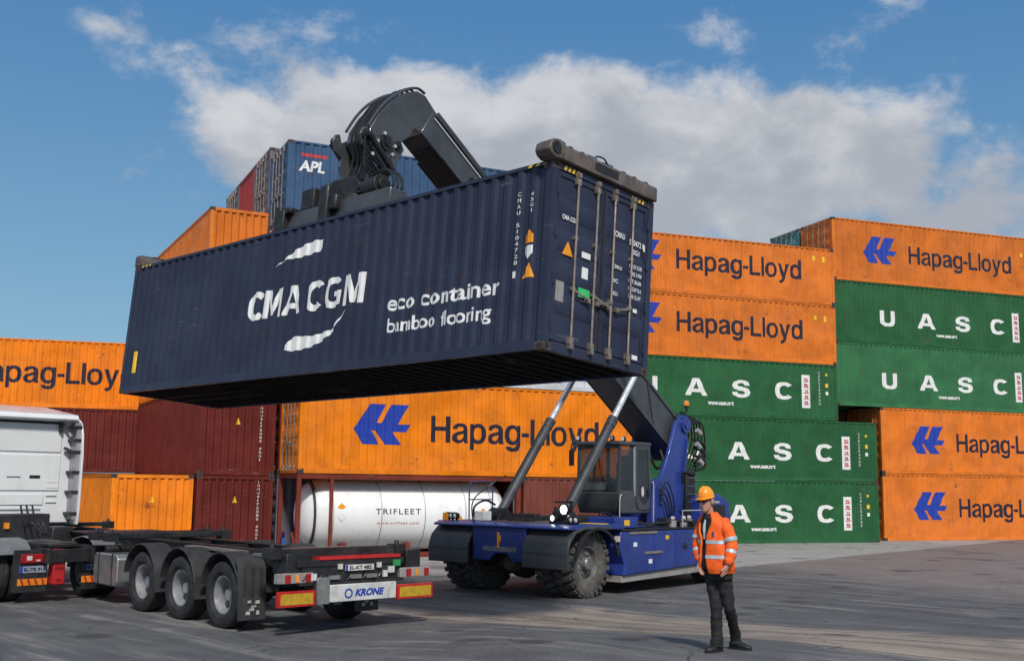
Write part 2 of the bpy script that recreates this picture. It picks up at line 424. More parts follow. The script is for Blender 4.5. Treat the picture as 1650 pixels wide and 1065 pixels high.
def casting_mesh():
    def mk():
        b = MB(); b.box(-.089, .089, -.081, .081, -.059, .059)
        b.cm = 1
        b.cyl((0,-.0835,0), (0,-.0815,0), .04, n=12); b.cyl((0,.0835,0), (0,.0815,0), .04, n=12)
        b.cyl((-.0915,0,0), (-.0895,0,0), .036, n=12); b.cyl((.0915,0,0), (.0895,0,0), .036, n=12)
        return b.mesh('corner_casting', [CASTING, BLK_L])
    return cached('casting', mk)
def roof_mesh(L, H, m):
    def mk():
        n = int(L/.25); vs = []; b = MB()
        for i in range(n*2+1):
            x = .06+(L-.12)*i/(n*2); z = H-.012-.014*((i//1) % 2)
            vs += [(x, .05, z), (x, CW-.05, z)]
        b.add(vs, [(2*i, 2*i+2, 2*i+3, 2*i+1) for i in range(n*2)])
        b.box(.05, L-.05, .07, CW-.07, .1, .13)
        return b.mesh('roof', m, smooth=False)
    return cached(('roof', L, H, m.name), mk)
def door_mesh(H, m):
    """one leaf, in the plane x=0 facing -x, hinged at y=0, width 1.08"""
    def mk():
        b = MB(); z0, z1 = .17, H-.13
        b.box(.03, .07, 0, 1.08, z0, z1)
        b.box(.012, .03, 0, .06, z0, z1); b.box(.012, .03, 1.02, 1.08, z0, z1)
        b.box(.012, .03, .06, 1.02, z0, z0+.07); b.box(.012, .03, .06, 1.02, z1-.07, z1)
        n = 5; hh = (z1-z0-.14)/n
        for i in range(n-1):
            z = z0+.07+hh*(i+1)
            b.prism([(.03, z-.16), (.012, z-.11), (.012, z+.11), (.03, z+.16)], 'y', .061, 1.019)
        return b.mesh('door', m)
    return cached(('door', H, m.name), mk)
def rod_mesh(H):
    def mk():
        b = MB(); b.cyl((-.03,0,.11), (-.03,0,H-.09), .019, n=10)
        for z in (.21, H-.2): b.box(-.045, .012, -.045, .045, z-.05, z+.05)
        for z in (.13, H-.1): b.box(-.06, .004, -.035, .035, z-.04, z+.03)
        for z in (H*.35, H*.62): b.box(-.04, .012, -.035, .035, z-.025, z+.025)
        b.beam((-.055, .0, .95), (-.055, .36, .86), .018, .035)
        b.box(-.06, .012, .30, .37, .83, .90)
        return b.mesh('locking_rod', STEELROD)
    return cached(('rod', H), mk)

LOGO = [(625,190),(710,190),(663,298),(688,298),(740,190),(838,190),(778,303),(850,303),(825,347),(750,347),(798,422),(708,422),(655,343),(635,343),(678,422),(590,422),(538,337)]
def hl_logo(x0, x1, z0, z1):
    return [(x0+(a-538)/(850-538)*(x1-x0), z1-(b-190)/(422-190)*(z1-z0)) for a, b in LOGO]

def deco(key, L, per, fn, m, name, parent, wall='side'):
    """drape lettering on a corrugated wall, cached by design"""
    def mk():
        br, f = corr_fn(L, per)
        return bm_mesh(name, drape(fn(), br, f), m)
    return inst(name, cached((key, L, m.name, name), mk), parent)

def design_hapag(t, L, H, k=1, small=True):
    deco('hl', L, .278, lambda: poly_bm([hl_logo(1.71*k, 3.60*k, .93, 2.20)]), BLUE_L, 'logo', t)
    deco('hl', L, .278, lambda: word_bm('Hapag-Lloyd', 4.29*k, 10.48*k, 1.05, 1.90), BLACK_L, 'lettering', t)
    if small:
        deco('hls', L, .278, lambda: poly_bm([rect(L-1.1, L-.98, 1.95, 2.15)]), YEL_L, 'warning_sticker', t)
        deco('hls2', L, .278, lambda: poly_bm([rect(L-.62, L-.46, 1.9, 2.15)]), YEL_L, 'warning_sticker', t)
def vtext(txt, x, z0, z1, w):
    """small vertical column of characters"""
    out = []; n = len(txt); h = (z1-z0)/n
    for i, ch in enumerate(txt):
        if ch == ' ': continue
        zt = z1-h*i
        d_ = w*.36 if ch in '1I' else 0
        out.append(text_bm(ch, x+d_, x+w-d_, zt-h*.82, zt-h*.18))
    return join_bms(out)
def design_uasc(t, L, H, shift=0):
    for c, x, w in (('U',2.97,.84),('A',5.19,1.04),('S',7.35,.92),('C',9.45,.88)):
        deco('ua'+c, L, .278, lambda c=c, x=x, w=w: word_bm(c, x-w/2, x+w/2, .86, 1.58), WHITE_L, 'lettering', t)
    deco('uw', L, .278, lambda: text_bm('www.uasc.net', 5.72, 6.98, .50, .68, bold=.05), WHITE_L, 'small_lettering', t)
    deco('ub', L, .278, lambda: poly_bm([rect(10.36, 10.80, .52, 1.95)]), WHITE_L, 'white_panel', t)
    def red():
        ps = []
        rr = random.Random(3)
        for i in range(5):
            z = .65+i*.25
            ps.append(rect(10.46, 10.70, z, z+.045)); ps.append(rect(10.50+rr.random()*.08, 10.56+rr.random()*.03+.03, z+.07, z+.17))
            ps.append(rect(10.62, 10.66, z+.05, z+.16))
        return poly_bm(ps)
    def mk():
        br, f = corr_fn(L); return bm_mesh('red_script', drape(red(), br, f, .009), RED_L)
    inst('red_script', cached(('ur', L), mk), t)
    deco('un', L, .278, lambda: vtext('UASU104732', L-.98, .65, 2.15, .10), WHITE_L, 'number_lettering', t)
    deco('uy', L, .278, lambda: poly_bm([rect(L-.62, L-.46, 1.45, 1.62), rect(L-.60, L-.48, 1.95, 2.05)]), YEL_L, 'warning_sticker', t)
    deco('uz', L, .278, lambda: poly_bm([rect(L-.60, L-.46, 1.12, 1.27)]), WHITE_L, 'white_sticker', t)

def container(label, M, L, H, m, design=None, doors=None, group=None, detail=False, castings=True):
    t = thing('shipping_container', label, 'container', M, group)
    inst('frame', frame_mesh(L, H, m), t)
    inst('side_wall', wall_mesh(L, H, m), t)
    far = inst('side_wall', wall_mesh(L, H, m), t); far.matrix_local = Matrix.Translation((L, CW, 0)) @ Matrix.Rotation(PI, 4, 'Z')
    inst('roof', roof_mesh(L, H, m), t)
    for end in ('x0', 'xL'):
        E_ = Matrix.Identity(4) if end == 'x0' else Matrix.Translation((L, CW, 0)) @ Matrix.Rotation(PI, 4, 'Z')
        if doors == end:
            for k in (0, 1):
                d = inst('door', door_mesh(H, m), t)
                d.matrix_local = E_ @ (Matrix.Translation((0, .13, 0)) if k == 0 else Matrix.Translation((0, CW-.13, 0)) @ Matrix.Scale(-1, 4, (0,1,0)))
                for y in (.46, .92) :
                    r = inst('locking_rod', rod_mesh(H), t)
                    r.matrix_local = E_ @ (Matrix.Translation((0, .13+y-.04, 0)) if k == 0 else Matrix.Translation((0, CW-.13-y+.04, 0)) @ Matrix.Scale(-1, 4, (0,1,0)))
        else:
            w = inst('end_wall', wall_mesh(CW, H, m, .252, .13, .045), t)
            w.matrix_local = E_ @ Matrix.Translation((0, CW, 0)) @ Matrix.Rotation(-PI/2, 4, 'Z')
    if castings:
        for x in (.087, L-.087):
            for y in (.079, CW-.079):
                for z in (.059, H-.059):
                    c = inst('corner_casting', casting_mesh(), t); c.location = (x, y, z)
    if design: design(t, L, H)
    return t

# ------------------------------------------------------------------ ground
def sstep(t): t = max(0, min(1, t)); return t*t*(3-2*t)
def gz(x, y):
    return .35*sstep((20.5-y)/7)*sstep((x+3.5)/4)
def build_ground():
    ax = [-700,-300,-120,-60]+[-40+i*2 for i in range(17)]+[-7+i*.5 for i in range(1,44)]+[16+i*2 for i in range(16)]+[60,120,300,700]
    ay = [-500,-200,-60,-20]+[-10+i*.5 for i in range(80)]+[32+i*2 for i in range(18)]+[90,160,400,1200]
    b = MB(); vs = [(x, y, gz(x, y)) for y in ay for x in ax]; n = len(ax)
    b.add(vs, [(j*n+i, j*n+i+1, (j+1)*n+i+1, (j+1)*n+i) for j in range(len(ay)-1) for i in range(n-1)])
    m = bpy.data.materials.new('yard_surface'); m.use_nodes = True; t = NT(m.node_tree); bs = t.N['Principled BSDF']
    P = t.n('ShaderNodeTexCoord').outputs['Object']
    sx = t.n('ShaderNodeSeparateXYZ'); t.L.new(P, sx.inputs[0]); X, Y = sx.outputs[0], sx.outputs[1]
    def lin(a, b_, c=0): return t.math('ADD', t.math('ADD', t.math('MULTIPLY', X, a), t.math('MULTIPLY', Y, b_)), c)
    # band coordinates: q across the old sandy lane, s along it
    q = lin(.69, .72); s_ = lin(.72, -.69)
    band = t.n('ShaderNodeCombineXYZ'); t.L.new(t.math('MULTIPLY', q, 1.0), band.inputs[0]); t.L.new(t.math('MULTIPLY', s_, .12), band.inputs[1])
    strk = t.noise(band.outputs[0], 2.2, 8, .62, .4)
    big = t.noise(P, .16, 5, .6); med = t.noise(P, 1.1, 7, .65); fine = t.noise(P, 38, 4, .75); fine2 = t.noise(P, 9, 6, .7)
    asph = t.mix(t.ramp(med, .3, .7), (.072,.073,.076,1), (.130,.129,.130,1))
    asph = t.mix(t.ramp(big, .38, .66, 0, .6), asph, (.066,.068,.073,1))
    asph = t.mix(t.ramp(strk, .50, .70, 0, .75), asph, (.27,.255,.235,1))
    asph = t.mix(t.ramp(strk, .46, .28, 0, .75), asph, (.05,.05,.055,1))
    # sandy lane
    wob = t.math('MULTIPLY', t.math('SUBTRACT', t.noise(P, .5, 5, .6), .5), 1.6)
    qq = t.math('ADD', q, wob)
    lane = t.math('MULTIPLY', t.ramp(qq, 12.7, 13.2), t.ramp(qq, 16.9, 15.9))
    lane = t.math('MULTIPLY', lane, t.ramp(s_, -17.5, -14.5))
    sand = t.mix(t.ramp(strk, .35, .65), (.21,.165,.125,1), (.38,.315,.25,1))
    sand = t.mix(t.ramp(fine2, .5, .75, 0, .5), sand, (.12,.10,.09,1))
    col = t.mix(t.math('MULTIPLY', lane, t.ramp(med, .2, .55, .45, .92)), asph, sand)
    for c0, w_, a in ((13.05, .05, .75), (14.75, .04, .6), (16.45, .05, .7), (19.2, .035, .4)):
        dd = t.math('ABSOLUTE', t.math('SUBTRACT', t.math('ADD', q, t.math('MULTIPLY', wob, .06)), c0))
        ln = t.math('MULTIPLY', t.ramp(dd, w_, w_*.3), a)
        ln = t.math('MULTIPLY', ln, t.ramp(strk, .2, .55, .5, 1))
        col = t.mix(ln, col, (.035,.034,.034,1))
    # dark rubber arcs left by the reach stacker's tyres
    for cx, cy, rr, w_, a in ((-6, 9, 17.2, .35, .5), (-6, 9, 18.6, .35, .42), (14, 44, 19.5, .4, .4), (14, 44, 21.2, .35, .38), (30, -4, 27.5, .3, .4), (30, -4, 29.3, .3, .35)):
        v = t.n('ShaderNodeCombineXYZ'); t.L.new(t.math('SUBTRACT', X, cx), v.inputs[0]); t.L.new(t.math('SUBTRACT', Y, cy), v.inputs[1])
        dd = t.math('ABSOLUTE', t.math('SUBTRACT', t.vmath('LENGTH', v.outputs[0]), rr))
        arc = t.math('MULTIPLY', t.math('MULTIPLY', t.ramp(dd, w_, w_*.4), a), t.ramp(t.noise(P, .35, 3), .42, .6))
        col = t.mix(arc, col, (.045,.045,.05,1))
    # reddish block paving towards the right-hand stacks
    br = t.n('ShaderNodeTexBrick'); rv = t.n('ShaderNodeVectorRotate', rotation_type='Z_AXIS'); rv.inputs['Angle'].default_value = .7; t.L.new(P, rv.inputs['Vector'])
    t.L.new(rv.outputs[0], br.inputs['Vector']); br.inputs['Scale'].default_value = 2.2; br.inputs['Mortar Size'].default_value = .012
    br.inputs['Color1'].default_value = (.25,.17,.145,1); br.inputs['Color2'].default_value = (.17,.15,.145,1); br.inputs['Mortar'].default_value = (.07,.065,.06,1)
    pv = t.mix(t.ramp(t.noise(P, .5, 6, .7), .45, .68, 0, .75), br.outputs[0], (.20,.19,.19,1))
    pv = t.mix(t.ramp(t.noise(P, .9, 6, .75), .62, .74, 0, .5), pv, (.34,.13,.08,1))
    pm = t.ramp(t.math('ADD', lin(.86, .35, -17.5), t.math('MULTIPLY', wob, 1.2)), -1.5, 2.5)
    col = t.mix(t.math('MULTIPLY', pm, .95), col, pv)
    # pale concrete apron under the stacks
    cm = t.ramp(t.math('ADD', lin(-.76, .65), t.math('MULTIPLY', wob, .18)), 16.1, 16.45)
    cm = t.math('MULTIPLY', cm, t.ramp(t.math('ADD', lin(.05, 1.0), t.math('MULTIPLY', wob, .5)), 27.5, 30.0))
    slab = t.n('ShaderNodeTexBrick'); rv2 = t.n('ShaderNodeVectorRotate', rotation_type='Z_AXIS'); rv2.inputs['Angle'].default_value = -.35; t.L.new(P, rv2.inputs['Vector'])
    t.L.new(rv2.outputs[0], slab.inputs['Vector']); slab.offset = 0; slab.inputs['Scale'].default_value = .45; slab.inputs['Mortar Size'].default_value = .008; slab.inputs['Row Height'].default_value = 1.1; slab.inputs['Brick Width'].default_value = 1.4
    slab.inputs['Color1'].default_value = (.36,.35,.335,1); slab.inputs['Color2'].default_value = (.30,.295,.285,1); slab.inputs['Mortar'].default_value = (.10,.10,.095,1)
    cc = t.mix(t.ramp(med, .45, .75, 0, .6), slab.outputs[0], (.19,.185,.18,1))
    cc = t.mix(t.ramp(strk, .55, .8, 0, .5), cc, (.14,.135,.13,1))
    col = t.mix(cm, col, cc)
    col = t.mix(t.ramp(fine, .42, .7, 0, .38), col, t.mix(.5, col, (.34,.335,.33,1)))
    col = t.mix(t.ramp(fine, .52, .3, 0, .38), col, (.04,.04,.043,1))
    # fine cracks and grit
    vc = t.n('ShaderNodeTexVoronoi', feature='DISTANCE_TO_EDGE'); vw = t.vmath('ADD', P, t.vmath('MULTIPLY', t.n('ShaderNodeTexNoise', i_Vector=P, i_Scale=1.7, i_Detail=5.).outputs['Color'], (1.1,1.1,0)))
    t.L.new(vw, vc.inputs['Vector']); vc.inputs['Scale'].default_value = .42
    ck = t.math('MULTIPLY', t.math('MULTIPLY', t.ramp(vc.outputs[0], .011, .003), t.ramp(med, .42, .58)), .75)
    col = t.mix(ck, col, (.03,.03,.032,1))
    grit = t.noise(P, 95, 2, .6)
    col = t.mix(t.ramp(grit, .62, .70, 0, .55), col, (.42,.41,.39,1)); col = t.mix(t.ramp(grit, .38, .30, 0, .5), col, (.03,.03,.03,1))
    ptch = t.ramp(t.noise(P, .33, 2, .4), .60, .615, 0, .55); col = t.mix(t.math('MULTIPLY', ptch, t.math('SUBTRACT', 1., cm)), col, t.mix(.6, col, (.05,.05,.055,1)))
    # oil spots
    vo = t.n('ShaderNodeTexVoronoi'); t.L.new(t.vmath('ADD', P, t.n('ShaderNodeCombineXYZ', i_0=3.3).outputs[0]), vo.inputs['Vector']); vo.inputs['Scale'].default_value = .55
    ol = t.math('MULTIPLY', t.ramp(t.math('ADD', vo.outputs['Distance'], t.math('MULTIPLY', t.math('SUBTRACT', fine2, .5), .25)), .20, .09), .65)
    col = t.mix(ol, col, (.035,.033,.033,1))
    t.L.new(col, bs.inputs['Base Color'])
    t.L.new(t.ramp(med, .3, .7, .62, .9), bs.inputs['Roughness']); bs.inputs['Specular IOR Level'].default_value = .35
    bn = t.n('ShaderNodeBump'); bn.inputs['Strength'].default_value = .55; bn.inputs['Distance'].default_value = .02
    t.L.new(t.math('ADD', fine, t.math('MULTIPLY', fine2, 1.3)), bn.inputs['Height']); t.L.new(bn.outputs[0], bs.inputs['Normal'])
    o = b.build('ground', m); tag(o, 'grey asphalt container yard with a sandy brown lane and tyre marks', 'ground', kind='structure')
build_ground()

# ------------------------------------------------------------------ stacks
def off(o, yaw, u=0, v=0):
    return (o[0]+u*math.cos(yaw)-v*math.sin(yaw), o[1]+u*math.sin(yaw)+v*math.cos(yaw))
L40 = 12.19
# right-hand stack, front row: five high
S1 = (16.173, 48.933); Y1 = .348; g1 = 'containers in the five-high stack behind the worker'
z1 = [0, 2.606, 5.215, 7.669, 10.327, 12.862]
s1 = [(P_GREEN, design_uasc, 'green container at the bottom of the stack directly behind the man in orange'),
      (P_GREEN, design_uasc, 'green container with white letters, second from the ground behind the blue machine and worker'),
      (P_GREEN, design_uasc, 'green container in the middle of the stack, right beneath two orange containers'),
      (P_ORANGE2, design_hapag, 'orange container resting on three green ones, below another orange container'),
      (P_ORANGE2, design_hapag, 'orange container on top of the stack just right of the hanging navy container')]
for i, (m, dsg, lab) in enumerate(s1):
    x, y = off(S1, Y1, -L40-(1.989 if i > 1 else 0))
    container(lab, TR(x, y, z1[i]+.002, math.degrees(Y1)), L40, round(z1[i+1]-z1[i]-.015, 3), m, dsg, group=g1)
S2 = (16.923, 50.538); Y2 = .35; g2 = 'containers in the stack at the right edge'
z2 = [0, 3.016, 6.027, 8.946, 11.806, 14.743]
s2 = [(P_ORANGE2, design_hapag, 'orange container on the ground at the right edge of the picture'),
      (P_ORANGE2, design_hapag, 'orange container at the right edge, second from the ground under two green ones'),
      (P_GREEN2, design_uasc, 'lighter green container at the right, resting on the overhanging orange pair'),
      (P_GREEN, design_uasc, 'green container at the right directly beneath the topmost orange container'),
      (P_ORANGE2, design_hapag, 'highest orange container at the far right, against the sky')]
for i, (m, dsg, lab) in enumerate(s2):
    x, y = off(S2, Y2, -(2.364 if i > 1 else 0))
    container(lab, TR(x, y, z2[i]+.002, math.degrees(Y2)), L40, round(z2[i+1]-z2[i]-.015, 3), m, dsg, 'x0', group=g2)
for i, (m, lab) in enumerate(((P_BROWN, 'brown container on the ground hidden behind the right-hand stack'), (P_BROWN, 'rusty red container end showing in the gap under the green overhang at the right'),
                              (P_BLUE, 'blue container third up behind the right-hand stack'), (P_MAROON, 'maroon container fourth up behind the right-hand stack'),
                              (P_TEAL, 'teal container whose top corner peeks out behind the highest orange one'))):
    x, y = off(S2, Y2, -2.364, 2.62)
    container(lab, TR(x, y, z2[i]+.002, math.degrees(Y2)), L40, round(z2[i+1]-z2[i]-.015, 3), m, None, 'x0', group='containers behind the right-hand stack')

# middle stack
B = (-6.446, 33.771); YB = .437; zB = [0, 2.566, 5.503, 8.0, 10.48, 12.96]
dB = math.degrees(YB)
container('bright orange container with big blue logo resting on the white tank', TR(*off(B, YB), zB[1], dB), L40, 2.92, P_ORANGE, lambda t, L, H: design_hapag(t, L, H, 1, False), 'x0', 'containers in the middle stack')
container('brown-red container on the ground between white tank and blue machine', TR(*off(B, YB, 7.62), 0, dB), 6.06, 2.55, P_BROWN, None, None, 'containers in the middle stack')
def design_white(t, L, H):
    deco('wb', L, .278, lambda: poly_bm([rect(9.6, 11.4, .35, 1.5)]), BLUE_L, 'logo', t)
    deco('wt', L, .278, lambda: poly_bm([rect(1.2, 9.0, .25, .55)]), BLUE_L, 'blue_stripe', t)
container('white container with blue panel on top of the big bright orange one', TR(*off(B, YB), zB[2], dB), L40, 2.48, P_WHITE, design_white, 'x0', 'containers in the middle stack')
container('grey container under the blue one, hidden by the hanging load', TR(*off(B, YB, -.7), zB[3], dB), L40, 2.46, P_GREY, None, 'x0', 'containers in the middle stack')
def design_apl(t, L, H):
    deco('apl', L, .278, lambda: text_bm('APL', .36, 1.20, 1.50, 1.86, bold=.035, shear=.15), WHITE_L, 'lettering', t)
    deco('aplr', L, .278, lambda: poly_bm([rect(.42, 1.25, 1.98, 2.08)]), RED_L, 'red_stripe', t)
    deco('apls', L, .278, lambda: poly_bm([rect(.6, .78, .45, .60)]), WHITE_L, 'white_sticker', t)
container('blue container with white letters and red stripe, topmost behind the lifting arm', TR(*off(B, YB, -.7), zB[4], dB), L40, 2.46, P_BLUE, design_apl, 'x0', 'containers in the middle stack')
rows = [(P_GREY, .45, 'dark grey-blue container with closed doors, on top just behind the blue one'), (P_RED, .45, 'red container end on top, between dark door ends'), (P_GREY, .45, 'dark container at the far left end of the topmost row')]
for k, (m, dz, lab) in enumerate(rows):
    for j in range(5):
        cm_ = m if j == 4 else (P_GREY, P_MAROON, P_BROWN, P_BLUE)[(j+k) % 4]
        hts = [2.566, 2.937, 2.5+dz, 2.69, 2.28]; z = sum(hts[:j])
        lb = lab if j == 4 else ('%s container, %s up, %s row behind the orange one on the tank' % ({'grey_container_paint':'grey','maroon_container_paint':'maroon','brown_container_paint':'brown','blue_container_paint':'blue'}[cm_.name], ('lowest','second','third','fourth')[j], ('nearest','second','third')[k])).replace('lowest up', 'lowest')
        container(lb, TR(*off(B, YB, -.7 if j == 4 else 0, 2.6*(k+1)), z, dB), L40, round(hts[j]-.02, 3), cm_, None, 'x0' if (j < 4 or m is not P_RED) else None, 'containers in the rows behind the middle stack')

# left stack: container ends face the camera
E0 = (-9.82, 34.93); YE = .484; dE = math.degrees(YE)
def endways(label, u, z, H, m, L=11.8, dsg=None, group='containers standing end-on behind the truck'):
    x, y = off(E0, YE, u+CW)
    t = container(label, TR(x, y, z, dE+90), L, H, m, None, 'xL', group)
    if dsg: dsg(t, H)
    return t
def end_deco(key, polys_fn, m, name, t, H):
    def mk():
        br, f = corr_fn(CW, .252, .13, REC, .045)
        return bm_mesh(name, drape(polys_fn(), br, f), m)
    o = inst(name, cached((key, name), mk), t); o.matrix_local = Matrix.Translation((0, CW, 0)) @ Matrix.Rotation(-PI/2, 4, 'Z'); return o
def dsg_sticker(t, H):
    end_deco('es', lambda: poly_bm([[(1.14, 1.62), (1.30, 1.62), (1.22, 1.84)]]), YEL_L, 'warning_sticker', t, H)
def dsg_sticker_num(t, H):
    dsg_sticker(t, H)
    end_deco('en', lambda: vtext('TGHU4172085 45G1', 1.92, .45, 2.35, .09), WHITE_L, 'number_lettering', t, H)
endways('short orange container end-on, on the ground beside the white truck cab', -2.54, 0, 2.47, P_ORANGE, 11.0, dsg_sticker)
endways('maroon container end-on, on the ground right of the short orange one', 0, 0, 2.47, P_MAROON, 11.8, dsg_sticker_num)
endways('maroon container end-on, second from the ground under the navy container', 0, 2.483, 2.87, P_MAROON, 11.8, dsg_sticker_num)
endways('orange container end-on, third up, hidden behind the hanging navy container', 0, 5.367, 2.87, P_ORANGE2, 11.8)
endways('orange container end-on, topmost left of the blue one against the sky', 0, 8.251, 2.87, P_ORANGE2, 11.8, dsg_sticker)

# far-left stack
D0 = (-25.75, 42.59); YD = .284; dD = math.degrees(YD); LD = 10.95
def design_hl_d(t, L, H):
    deco('hd', L, .278, lambda: poly_bm([hl_logo(1.8, 3.8, 1.0, 2.2)]), BLUE_L, 'logo', t)
    deco('hd', L, .278, lambda: word_bm('Hapag-Lloyd', 4.25, 10.60, .98, 1.86), BLACK_L, 'lettering', t)
container('orange container with dark lettering at the left edge above the truck cab', TR(*off(D0, YD), 5.155, dD), LD, 2.75, P_ORANGE, design_hl_d, None, 'containers in the far left stack')
container('dark maroon container showing between truck cab and end-on containers', TR(*off(D0, YD), 2.58, dD), LD, 2.56, P_MAROON, None, None, 'containers in the far left stack')
container('dark maroon container on the ground behind the truck cab', TR(*off(D0, YD), 0, dD), LD, 2.56, P_MAROON, None, None, 'containers in the far left stack')

# ------------------------------------------------------------------ tank container under the bright orange one
TANKW = mat('white_tank_paint', (.86, .87, .86), .32, 0, .03, .7, .06, 3, (.45,.40,.33), .4, .7, True, coat=.3)
GALV0 = mat('weathered_zinc', (.33, .33, .32), .45, .6)
RS_RING = mat('black_end_ring', (.03,.03,.03), .5)
FR = paint('tank_frame_paint', (.20, .035, .022), (.08,.03,.02), .5, .5)
def build_tank():
    t = thing('tank_container', 'white tank container with cylinder and brown frame under the bright orange container', 'tank', TR(*off(B, YB), 0, dB))
    LT = 7.5; H = 2.55; b = MB()
    for x in (.0, LT-.13):
        for y in (0, CW-.13): b.box(x, x+.13, y, y+.13, 0, H)
        b.box(x+.01, x+.12, .13, CW-.13, 0, .16); b.box(x+.01, x+.12, .13, CW-.13, H-.14, H)
    for y in (0, CW-.12):
        b.box(.13, LT-.13, y+.01, y+.11, 0, .16); b.box(.13, LT-.13, y+.01, y+.11, H-.15, H-.01)
    b.box(1.04, 1.14, .01, .11, .16, H-.15); b.box(1.04, 1.14, CW-.11, CW-.01, .16, H-.15)
    for x in (.065, LT-.065):
        b.beam((x, .15, .2), (x, .75, .75), .06, .06, (1,0,0)); b.beam((x, CW-.15, .2), (x, CW-.75, .75), .06, .06, (1,0,0))
    b.build('frame', FR, t, .006)
    c = MB(); r = 1.115; cz = 1.30
    prof = [(.001, .28), (.35, .31), (.68, .40), (.92, .55), (1.05, .74), (1.10, .95), (r, 1.15)]
    prof += [(r, 6.55), (1.10, 6.75), (1.02, 6.93), (.86, 7.08), (.6, 7.2), (.3, 7.27), (.001, 7.3)]
    c.lathe(prof, (0, CW/2, cz), (1,0,0), 64); c.build('tank_shell', TANKW, t, 0, True, 40)
    k = MB()
    for x in (1.2, 2.75, 4.2, 5.6, 6.5): k.lathe([(r+.001, -.012), (r+.009, -.012), (r+.009, .012), (r+.001, .012)], (x, CW/2, cz), (1,0,0), 64)
    k.build('band', mat('tank_band', (.42,.42,.41), .4, .5), t)
    k = MB(); k.lathe([(1.00,-.02),(1.125,-.02),(1.125,.03),(1.00,.03)], (.62, CW/2, cz), (1,0,0), 48); k.build('end_ring', RS_RING, t)
    k = MB(); k.box(1.2, 6.6, .36, .39, cz+.70, cz+.735); k.build('gutter', mat('tank_band', (.42,.42,.41), .4, .5), t)
    k = MB()
    for x in (7.38, 7.46): k.box(x-.015, x+.015, .25, .28, .3, 2.35)
    for i in range(7): k.box(7.36, 7.48, .255, .275, .45+.28*i, .47+.28*i)
    k.build('ladder', GALV0, t)
    for (x, z, m_) in ((1.45,1.55,ORG_L),(1.45,1.25,WHITE_L),(6.2,1.4,ORG_L)):
        k = MB(); yy = CW/2-math.sqrt(1.115**2-(z-1.3)**2)-.012; k.prism([(x,z-.13),(x+.13,z),(x,z+.13),(x-.13,z)], 'y', yy, yy+.008); k.build('hazard_placard', m_, t)
    k = MB()
    for x in (2.0, 3.4, 4.9): k.cyl((x,CW/2,2.38),(x,CW/2,2.47), .22, n=20)
    k.build('manhole_lid', GALV0, t)
    k = MB(); k.box(1.2, 6.6, .35, .62, 2.385, 2.405); k.build('walkway', mat('aluminium', (.5,.5,.5), .35, .8), t)
    for x in (1.5, 3.6, 6.0):
        k = MB(); k.box(x, x+.22, .45, CW-.45, .16, .42); k.build('saddle', FR, t)
    k = MB(); k.box(.05, .16, 1.85, 2.05, .25, .75); k.cyl((.2,1.2,.35), (.45,1.2,.35), .12, n=16); k.build('outlet_valve', mat('valve_blue', (.02,.12,.35), .5), t)
    # lettering on the barrel
    def curved(txt, x0, x1, z0, z1, m, name):
        bm = text_bm(txt, x0, x1, z0, z1, bold=.01, spacing=1.25)
        bmesh.ops.subdivide_edges(bm, edges=bm.edges[:], cuts=1)
        for v in bm.verts:
            dz = v.co.z-cz; v.co.y = CW/2-math.sqrt(max(0,(r+.004)**2-dz*dz))
        inst(name, bm_mesh(name, bm, m), t)
    curved('TRIFLEET', 2.55, 4.05, 1.33, 1.50, BLACK_L, 'lettering'); curved('www.trifleet.com', 2.6, 4.0, 1.02, 1.10, RED_L, 'small_lettering')
build_tank()

